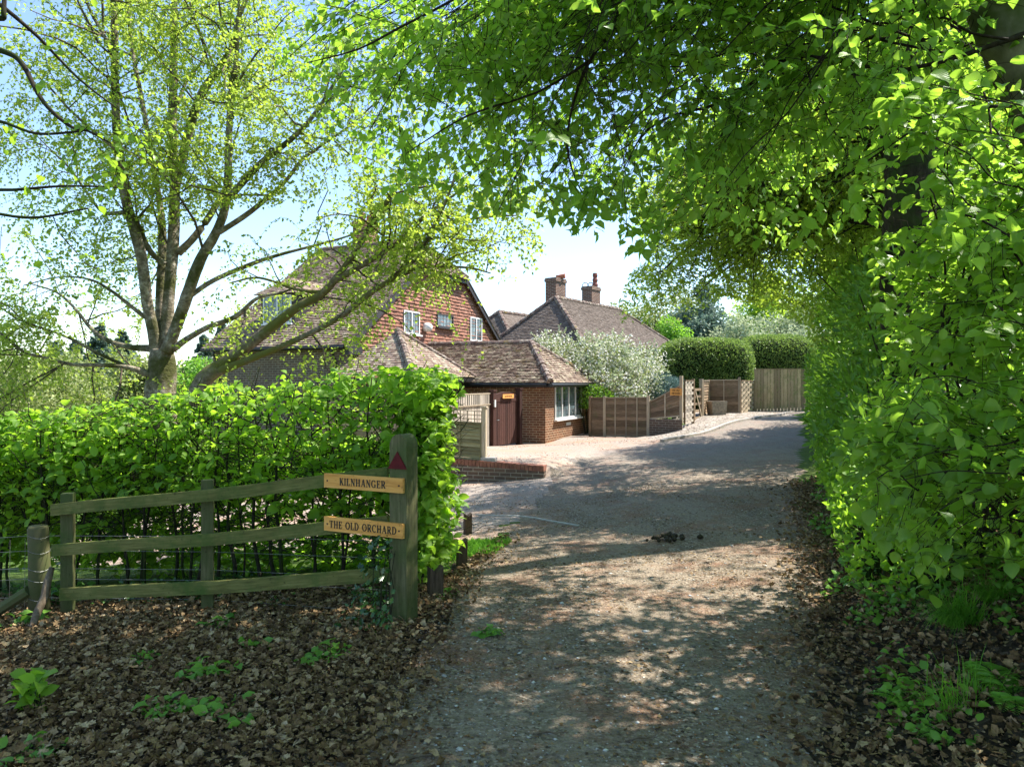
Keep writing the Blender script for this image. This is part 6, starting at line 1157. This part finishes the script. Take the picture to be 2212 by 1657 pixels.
s = .012 + .044 * rng.random(len(P)) ** 2; h_ = rng.random(len(P)) < .62; tag(litter('leaf_litter', P[h_], s[h_], M_LITTER, tilt=.95, lift=.04, width=1.1), kind='stuff'); tag(litter('oak_leaf_litter', P[~h_], s[~h_] * 1.1, M_LITTER, 'oak', tilt=.6, lift=.05, width=1.1), kind='stuff'); print('litter', len(P))
P = scatter(lambda x, y: rng.random(len(x)) < np.clip(1.25 - .1 * y, .15, 1), 60000, (-1.2, 4.6, 1.2, 13)); ed = np.minimum(np.abs(P[:, 0] - edge_r(P[:, 1])), np.abs(P[:, 0] - np.interp(P[:, 1], [1, 5, 7.6, 9, 13], [-.72, -.6, -.2, 0, .6]))); nz = vnoise(P * [1, 1, 0], .55, 81) + .5 * vnoise(P * [1, 1, 0], .17, 82)
k = (rng.random(len(P)) < np.clip(.95 - ed * .9, .12, 1) * np.clip(.55 + nz, .08, 1)) & in_frame(P); P = P[k]; tag(litter('bud_scale_litter', P, rng.uniform(.008, .024, len(P)), M_SCALE, 'small', .5, .008, .6), kind='stuff'); print('scales', len(P))
P = scatter(lambda x, y: np.ones(len(x), bool), 34000, (-1.0, 4.4, 1.2, 12)); P = P[(rng.random(len(P)) < np.clip(.25 + vnoise(P * [1, 1, 0], .6, 90) * .8, .03, 1)) & in_frame(P)]; tag(litter('crumbled_leaf_litter', P, rng.uniform(.012, .034, len(P)), M_LITTER, 'small', .22, .006), kind='stuff')
# orange debris on the lower drive
P = scatter(lambda x, y: in_poly(x, y, DRIVE), 8000, (-3, 4, 7.2, 24)); P = P[(vnoise(P * [1, 1, 0], .8, 91) > .05)]; tag(litter('fallen_needles', P, rng.uniform(.02, .05, len(P)), M_SCALE, 'small', .3, .006, .5), kind='stuff')
# gravel stones
ico = np.array([(0, 0, 1), (.9, 0, .2), (.28, .85, .2), (-.72, .53, .2), (-.72, -.53, .2), (.28, -.85, .2), (0, 0, -.5)]); icf = [(0, 1, 2), (0, 2, 3), (0, 3, 4), (0, 4, 5), (0, 5, 1), (6, 2, 1), (6, 3, 2), (6, 4, 3), (6, 5, 4), (6, 1, 5)]
P = scatter(lambda x, y: rng.random(len(x)) < np.clip(1.3 - .12 * y, .1, 1), 26000, (-1.0, 3.8, 1.2, 12)); P = P[in_frame(P) & in_poly(P[:, 0], P[:, 1], LANE)]; n = len(P); s = .0035 + .009 * rng.random(n) ** 3.5 + (rng.random(n) < .01) * .012; a = rng.uniform(0, 6.28, n); ca, sa = np.cos(a), np.sin(a); jig = 1 + rng.normal(0, .22, (n, 7, 1)); B = ico[None] * jig * s[:, None, None] * [1.3, 1, .6]
V = np.stack([B[..., 0] * ca[:, None] - B[..., 1] * sa[:, None], B[..., 0] * sa[:, None] + B[..., 1] * ca[:, None], B[..., 2]], -1) + P[:, None]
m, n_, out_ = newmat('gravel'); c = ramp(n_, attr(n_), [(0, (.10, .09, .08)), (.35, (.22, .20, .17)), (.7, (.38, .36, .32)), (1, (.58, .57, .54))]); pbsdf(n_, out_, c, .75, None, .3)
tag(npmesh('gravel', V.reshape(-1, 3), (np.array(icf)[None] + (np.arange(n) * 7)[:, None, None]).reshape(-1, 3), m, rnd=np.repeat(rng.random(n), 10)), kind='stuff')
# twigs lying on the lane (each a thing)
M_FTW = bark_mat('fallen_twig_bark', (.07, .05, .035), (.14, .11, .08), (.26, .22, .17), 30, dist=.003)
TW = [(795, 1485, 60, 'forked fallen twig on the lane, near the middle of the foreground'), (1190, 1590, 50, 'thin fallen twig left of the centre of the lane foreground'), (1385, 1600, 45, 'fallen twig right of the centre of the lane foreground'), (920, 1640, 70, 'long straight twig at the lower left edge of the lane'), (1230, 1440, 40, 'curved fallen twig in the middle of the lane'), (2035, 1480, 90, 'grey fallen stick at the foot of the right bank'), (1900, 1560, 60, 'short fallen stick lying in the litter at right'), (1790, 1400, 60, 'pale thin stick on the right edge of the lane')]
for dx, dy, L, lab in TW:
    g = G(dx, dy); l = L * g.y / FD * 1.6; a = random.uniform(-.5, .9); mb = MB(); pts = []
    for i in range(6): t = i / 5 - .5; x = g.x + math.cos(a) * l * t + random.uniform(-.02, .02) * l; y = g.y + math.sin(a) * l * t + random.uniform(-.06, .06) * l; pts.append((x, y, gz(x, y) + .008 + .01 * random.random()))
    mb.tube(pts, [.0055, .006, .005, .0045, .003, .0015], 5, .1); p = Vector(pts[3]); x, y = p.x + math.cos(a + .7) * l * .3, p.y + math.sin(a + .7) * l * .3; mb.tube([p, (x, y, gz(x, y) + .012)], [.003, .0012], 4); tag(recentre(mb.build('fallen_twig', M_FTW)), lab, 'twig', 'twigs fallen on the lane')
# dung heap
g = G(1440, 1166); dh = thing('horse_dung', 'dark crumbled heap of horse dung in the middle of the lane', 'dung', tuple(g)); M_DUNG = flat_mat('dung', (.045, .035, .018), .9, var=.6, sc_=50); mb = MB()
for i in range(46):
    a, r_ = random.uniform(0, 6.28), abs(random.gauss(0, .085)); x, y = g.x + math.cos(a) * r_ * 1.25, g.y + math.sin(a) * r_; s = random.uniform(.012, .026); z = gz(x, y) + s * .6 + max(0, .04 - r_ * .3); mb.tube([(x - s, y, z), (x - s * .5, y, z), (x + s * .5, y, z + .004), (x + s, y, z)], [s * .4, s * .9, s * .85, s * .3], 7, .2)
mb.build('heap', M_DUNG, dh, True); mb = MB(); x, y = g.x + .33, g.y - .05; mb.tube([(x - .03, y, gz(x, y) + .02), (x, y, gz(x, y) + .03), (x + .03, y, gz(x, y) + .02)], [.012, .028, .012], 8, .2); mb.build('crumb', M_DUNG, dh, True)
# stone kerb strip and joint across the mouth of the drive
def strip(name, pts, w_, h, m, lab, cat):
    mb = MB()
    for i in range(len(pts) - 1):
        a, b = Vector(pts[i]), Vector(pts[i + 1]); n = max(1, int((b - a).length / .25))
        for k in range(n):
            p, q = a.lerp(b, k / n), a.lerp(b, (k + 1) / n); p.z, q.z = gz(p.x, p.y) + h / 2 - .03, gz(q.x, q.y) + h / 2 - .03; mb.beam(p, q, w_ * random.uniform(.85, 1.1), h)
    return tag(recentre(mb.build(name, m)), lab, cat)
a, b = G(1030, 1112), G(1250, 1137); strip('kerb_edging', [a, a.lerp(b, .5) + Vector((0, .03, 0)), b], .035, .045, M_CONC, 'thin concrete edging strip crossing the mouth of the drive', 'kerb')
strip('stone_kerb', [(3.96, 19.0, 0), (5.3, 20.4, 0), (6.6, 22.0, 0), (7.9, 23.7, 0), (9.0, 25.2, 0), (11.0, 28.2, 0)], .12, .10, flat_mat('kerb_stone', (.38, .35, .31), .9, var=.4), 'low rough stone kerb between the cobbled apron and the lane', 'kerb')
# --- plants
def stemmed(name, label, cat, base, n, h, leaf, m, kind, group=None, spread=.5, per=5, width=1.0):
    g = Vector(base); t = thing(name, label, cat, tuple(g), 0, group); a = rng.uniform(0, 6.28, n); P0 = np.tile(np.array(g), (n, 1)) + np.c_[rng.normal(0, .03, (n, 2)), np.zeros(n)]; d = norm(np.c_[np.cos(a) * spread, np.sin(a) * spread, np.ones(n)]); L = h * rng.uniform(.5, 1.1, n)
    T, lp, ld, ln, ls = sprays(P0, d, L, leaf, h / per, .35, .45, .3); V, F = tubes_np(T, .003, .0012, 4); npmesh('stems', V, F, M_STEM, t, rnd=np.zeros(len(F))); lp[:, 2] = np.maximum(lp[:, 2], ground_z(lp[:, 0], lp[:, 1]) + .01); leaves('leaves', lp, ld, ln, ls, m, kind, t, width=width); return t
BR = [(300, 1440, .14, 'bramble seedling in the litter left of the middle of the bank'), (440, 1460, .2, 'spreading bramble sprig in the dead leaves below the middle fence post'), (500, 1540, .22, 'bramble clump lowest in the dead leaves, centre of the left bank'), (365, 1545, .16, 'bramble sprig left of the lowest clump'), (700, 1430, .2, 'bramble sprig near the lane side of the leaf bank'), (545, 1395, .12, 'small green sprig below the bottom rail'), (480, 1350, .14, 'small sprig of leaves just under the bottom rail'), (75, 1545, .3, 'tall single bright green seedling at the lower left'), (60, 1640, .16, 'low green sprig in the lower left corner'), (30, 1360, .3, 'leafy nettle-like clump beside the round post'), (135, 1290, .4, 'leafy bramble climbing the left end of the rail fence'), (960, 1290, .1, 'tiny green sprig beside the widest notched stake'), (1060, 1370, .08, 'tiny seedling on the verge right of the sign post')]
for dx, dy, h, lab in BR:
    g = G(dx, dy); stemmed('bramble_plant' if h < .3 or dx < 200 else 'seedling', lab, 'plant', g, int(5 + h * 26), h, .05 + h * .09, M_PLANT if dx != 75 else M_HEDGE, 'beech', 'brambles and seedlings in the leaf litter', 1.1 if dx != 75 else .15)
# ivy round the post foot
n = 620; a = rng.uniform(0, 6.28, n); hh = rng.random(n) ** 1.6 * .62; r_ = .10 + rng.random(n) * (.06 + .22 * (1 - hh / .62)); P = np.c_[pc.x - .06 + np.cos(a) * r_, pc.y + .02 + np.sin(a) * r_, hh * 1.0]; k = (np.cos(a) < .1); P = P[k]; P[:, 2] += ground_z(P[:, 0], P[:, 1]); a = a[k]
iv = thing('ivy', 'dark ivy climbing the foot of the sign post', 'ivy', (pc.x - .1, pc.y, pc.z)); leaves('leaves', P, norm(np.c_[np.cos(a), np.sin(a), -.5 + 0 * a] + rng.normal(0, .5, P.shape)), norm(np.c_[np.cos(a), np.sin(a), .5 + 0 * a] + rng.normal(0, .4, P.shape)), rng.uniform(.03, .06, len(P)), M_IVY, 'oak', iv)
mb = MB()
for j in range(6): x0 = pc.x - .1 + random.uniform(-.08, .08); mb.tube([(x0, pc.y - .1, pc.z - .02), (x0 + random.uniform(-.05, .05), pc.y - .09, pc.z + .25), (x0 + random.uniform(-.05, .05), pc.y - .08, pc.z + .5)], [.005, .004, .002], 5)
mb.build('stems', M_STEM, iv)
# low ivy along the foot of the hedge
n = 6500; t = rng.uniform(.1, 6, n); q = hpt(t, rng.uniform(-.35, .2, n) - .1, np.zeros(n)); k = vnoise(q, .35, 95) > -.05; q = q[k]; q[:, 2] = ground_z(q[:, 0], q[:, 1]) + rng.random(len(q)) ** 2 * .16; tag(leaves('ground_ivy', q, norm(rdir(len(q)) * [1, 1, .3]), norm(Z3 + rng.normal(0, .5, q.shape)), rng.uniform(.025, .055, len(q)), M_IVY, 'oak'), kind='stuff')
n = 26000; x = rng.uniform(1.4, 5.5, n); y = rng.uniform(2.0, 9.5, n); q = np.c_[x, y, 0 * x]; k = (x - edge_r(y) > .25 + vnoise(q, .5, 98) * .35) & (vnoise(q, .45, 97) > .0 + np.interp(y, [2.5, 4.2], [.35, -.1])); q = q[k]; q[:, 2] = ground_z(q[:, 0], q[:, 1]) + rng.random(len(q)) ** 2 * .2
tag(leaves('bank_undergrowth', q, norm(rdir(len(q)) * [1, 1, .4] + [0, 0, .2]), norm(Z3 + rng.normal(0, .6, q.shape)), rng.uniform(.025, .06, len(q)), M_PLANT, 'beech'), kind='stuff')
# grass tufts, ferns
def tuft(label, g, n, h, lean=(0, 0), width=1, name='grass_tuft'):
    t = thing(name, label, 'grass', tuple(g), 0, 'grass tufts on the right bank'); a = rng.uniform(0, 6.28, n); P0 = np.tile(np.array(g), (n, 1)) + np.c_[rng.normal(0, .04 * h / .35, (n, 2)), np.zeros(n)]; d = norm(np.c_[np.cos(a) * .45 + lean[0], np.sin(a) * .45 + lean[1], np.ones(n)]); L = h * rng.uniform(.5, 1.15, n); K = 6; tt = np.linspace(0, 1, K)
    Q = P0[:, None] + d[:, None] * (L[:, None] * tt)[..., None]; Q[..., 2] -= L[:, None] * tt ** 2.4 * rng.uniform(.15, .75, (n, 1)); sd = norm(np.cross(d, Z3)) * .0022 * width; w_ = (1 - tt) ** .7 * 1.0 + .05
    V = np.stack([Q - sd[:, None] * w_[None, :, None], Q + sd[:, None] * w_[None, :, None]], 2); ii = np.arange(n * K * 2).reshape(n, K, 2); F = np.stack([ii[:, :-1, 0], ii[:, :-1, 1], ii[:, 1:, 1], ii[:, 1:, 0]], -1).reshape(-1, 4); npmesh('blades', V.reshape(-1, 3), F, M_GRASS, t, rnd=np.repeat(rng.random(n), K - 1)); return t
for dx, dy, n, h, lean, lab in ((2075, 1350, 420, .42, (-.5, -.4), 'big drooping deep green grass tuft on the right bank'), (1935, 1200, 240, .26, (-.2, -.2), 'smaller grass tuft farther up the right bank'), (2060, 1540, 70, .4, (-.5, 0), 'sparse long grass blades at the lower right'), (2150, 1300, 220, .35, (-.3, -.3), 'grass tuft behind the big drooping one'), (2110, 1500, 60, .3, (.3, -.2), 'thin grass sprout low on the right bank')): tuft(lab, G(dx, dy), n, h, lean)
n = 9000; x = rng.uniform(-.75, .2, n); y = rng.uniform(6.5, 8.2, n); k = in_poly(x, y, [(-.7, 6.7), (-.2, 7.0), (.0, 7.6), (-.5, 7.7), (-.9, 7.3)]); x, y = x[k], y[k]; q = np.c_[x, y, ground_z(x, y)]; tag(leaves('verge_grass', q, norm(Z3 + rng.normal(0, .4, q.shape)), rdir(len(q)), rng.uniform(.03, .08, len(q)), M_GRASS, 'small', width=.3), kind='stuff')
def fern(label, g, n, h):
    t = thing('fern', label, 'fern', tuple(g), 0, 'ferns on the right bank'); a = rng.uniform(0, 6.28, n); P0 = np.tile(np.array(g), (n, 1)); d = norm(np.c_[np.cos(a), np.sin(a), np.full(n, .7)]); L = h * rng.uniform(.7, 1.1, n); tt = np.linspace(0, 1, 7); Q = P0[:, None] + d[:, None] * (L[:, None] * tt)[..., None]; Q[..., 2] -= L[:, None] * tt ** 2 * .5; V, F = tubes_np(Q, .003, .001, 4); npmesh('stems', V, F, M_STEM, t, rnd=np.zeros(len(F))); lp, ld, ls = [], [], []
    for k in range(2, 24):
        f = k / 24 * 6; i = min(int(f), 5); p = Q[:, i] + (Q[:, i + 1] - Q[:, i]) * (f - i); dd = norm(Q[:, i + 1] - Q[:, i]); sd = norm(np.cross(dd, Z3)); 
        for s in (-1, 1): lp.append(p); ld.append(norm(sd * s + dd * .35)); ls.append(L * .26 * math.sin(math.pi * (k / 24) ** .6 * .95 + .1))
    lp, ld, ls = np.concatenate(lp), np.concatenate(ld), np.concatenate(ls); leaves('fronds', lp, ld, norm(Z3 + rng.normal(0, .25, lp.shape)), np.maximum(ls, .01), M_PLANT, 'long', t, width=.75)
fern('fern fronds at the lower right edge', G(2190, 1510), 9, .38); fern('small fern by the sparse grass low on the right', G(1960, 1520), 7, .2); fern('little fern under the grass tuft', G(2040, 1590), 6, .18)
# undergrowth sprigs along the bank
UG = [(1830, 1160, .3), (1870, 1230, .3), (1905, 1300, .25), (1800, 1090, .3), (1780, 1060, .35), (1960, 1150, .35), (2050, 1220, .35), (1850, 1130, .35), (1990, 1260, .3), (2140, 1230, .35)]
LB = ['on the lane edge beside the roots', 'below the leaning beech leaves', 'lowest green sprig before the bare litter', 'where the bank meets the lane', 'farthest along the lane edge', 'in the shade under the young beech', 'just above the big grass tuft', 'between the lane edge and the dark hollow', 'left of the big drooping grass', 'at the right edge above the ferns']
for (dx, dy, h), l in zip(UG, LB): stemmed('bank_plant', 'leafy green plant ' + l, 'plant', G(dx, dy), 12, h, .06, M_PLANT, 'beech', 'leafy plants at the foot of the right bank', .9, 6)
# pale root poking from the bank
g = G(1790, 1105); mb = MB(); mb.tube([(g.x, g.y, g.z), (g.x + .05, g.y - .05, g.z + .06), (g.x + .02, g.y + .08, g.z + .13), (g.x + .1, g.y + .1, g.z + .15)], [.018, .022, .02, .012], 8, .1); tag(recentre(mb.build('exposed_root', M_FTW, None, True)), 'pale twisted root sticking out at the foot of the right bank', 'root')
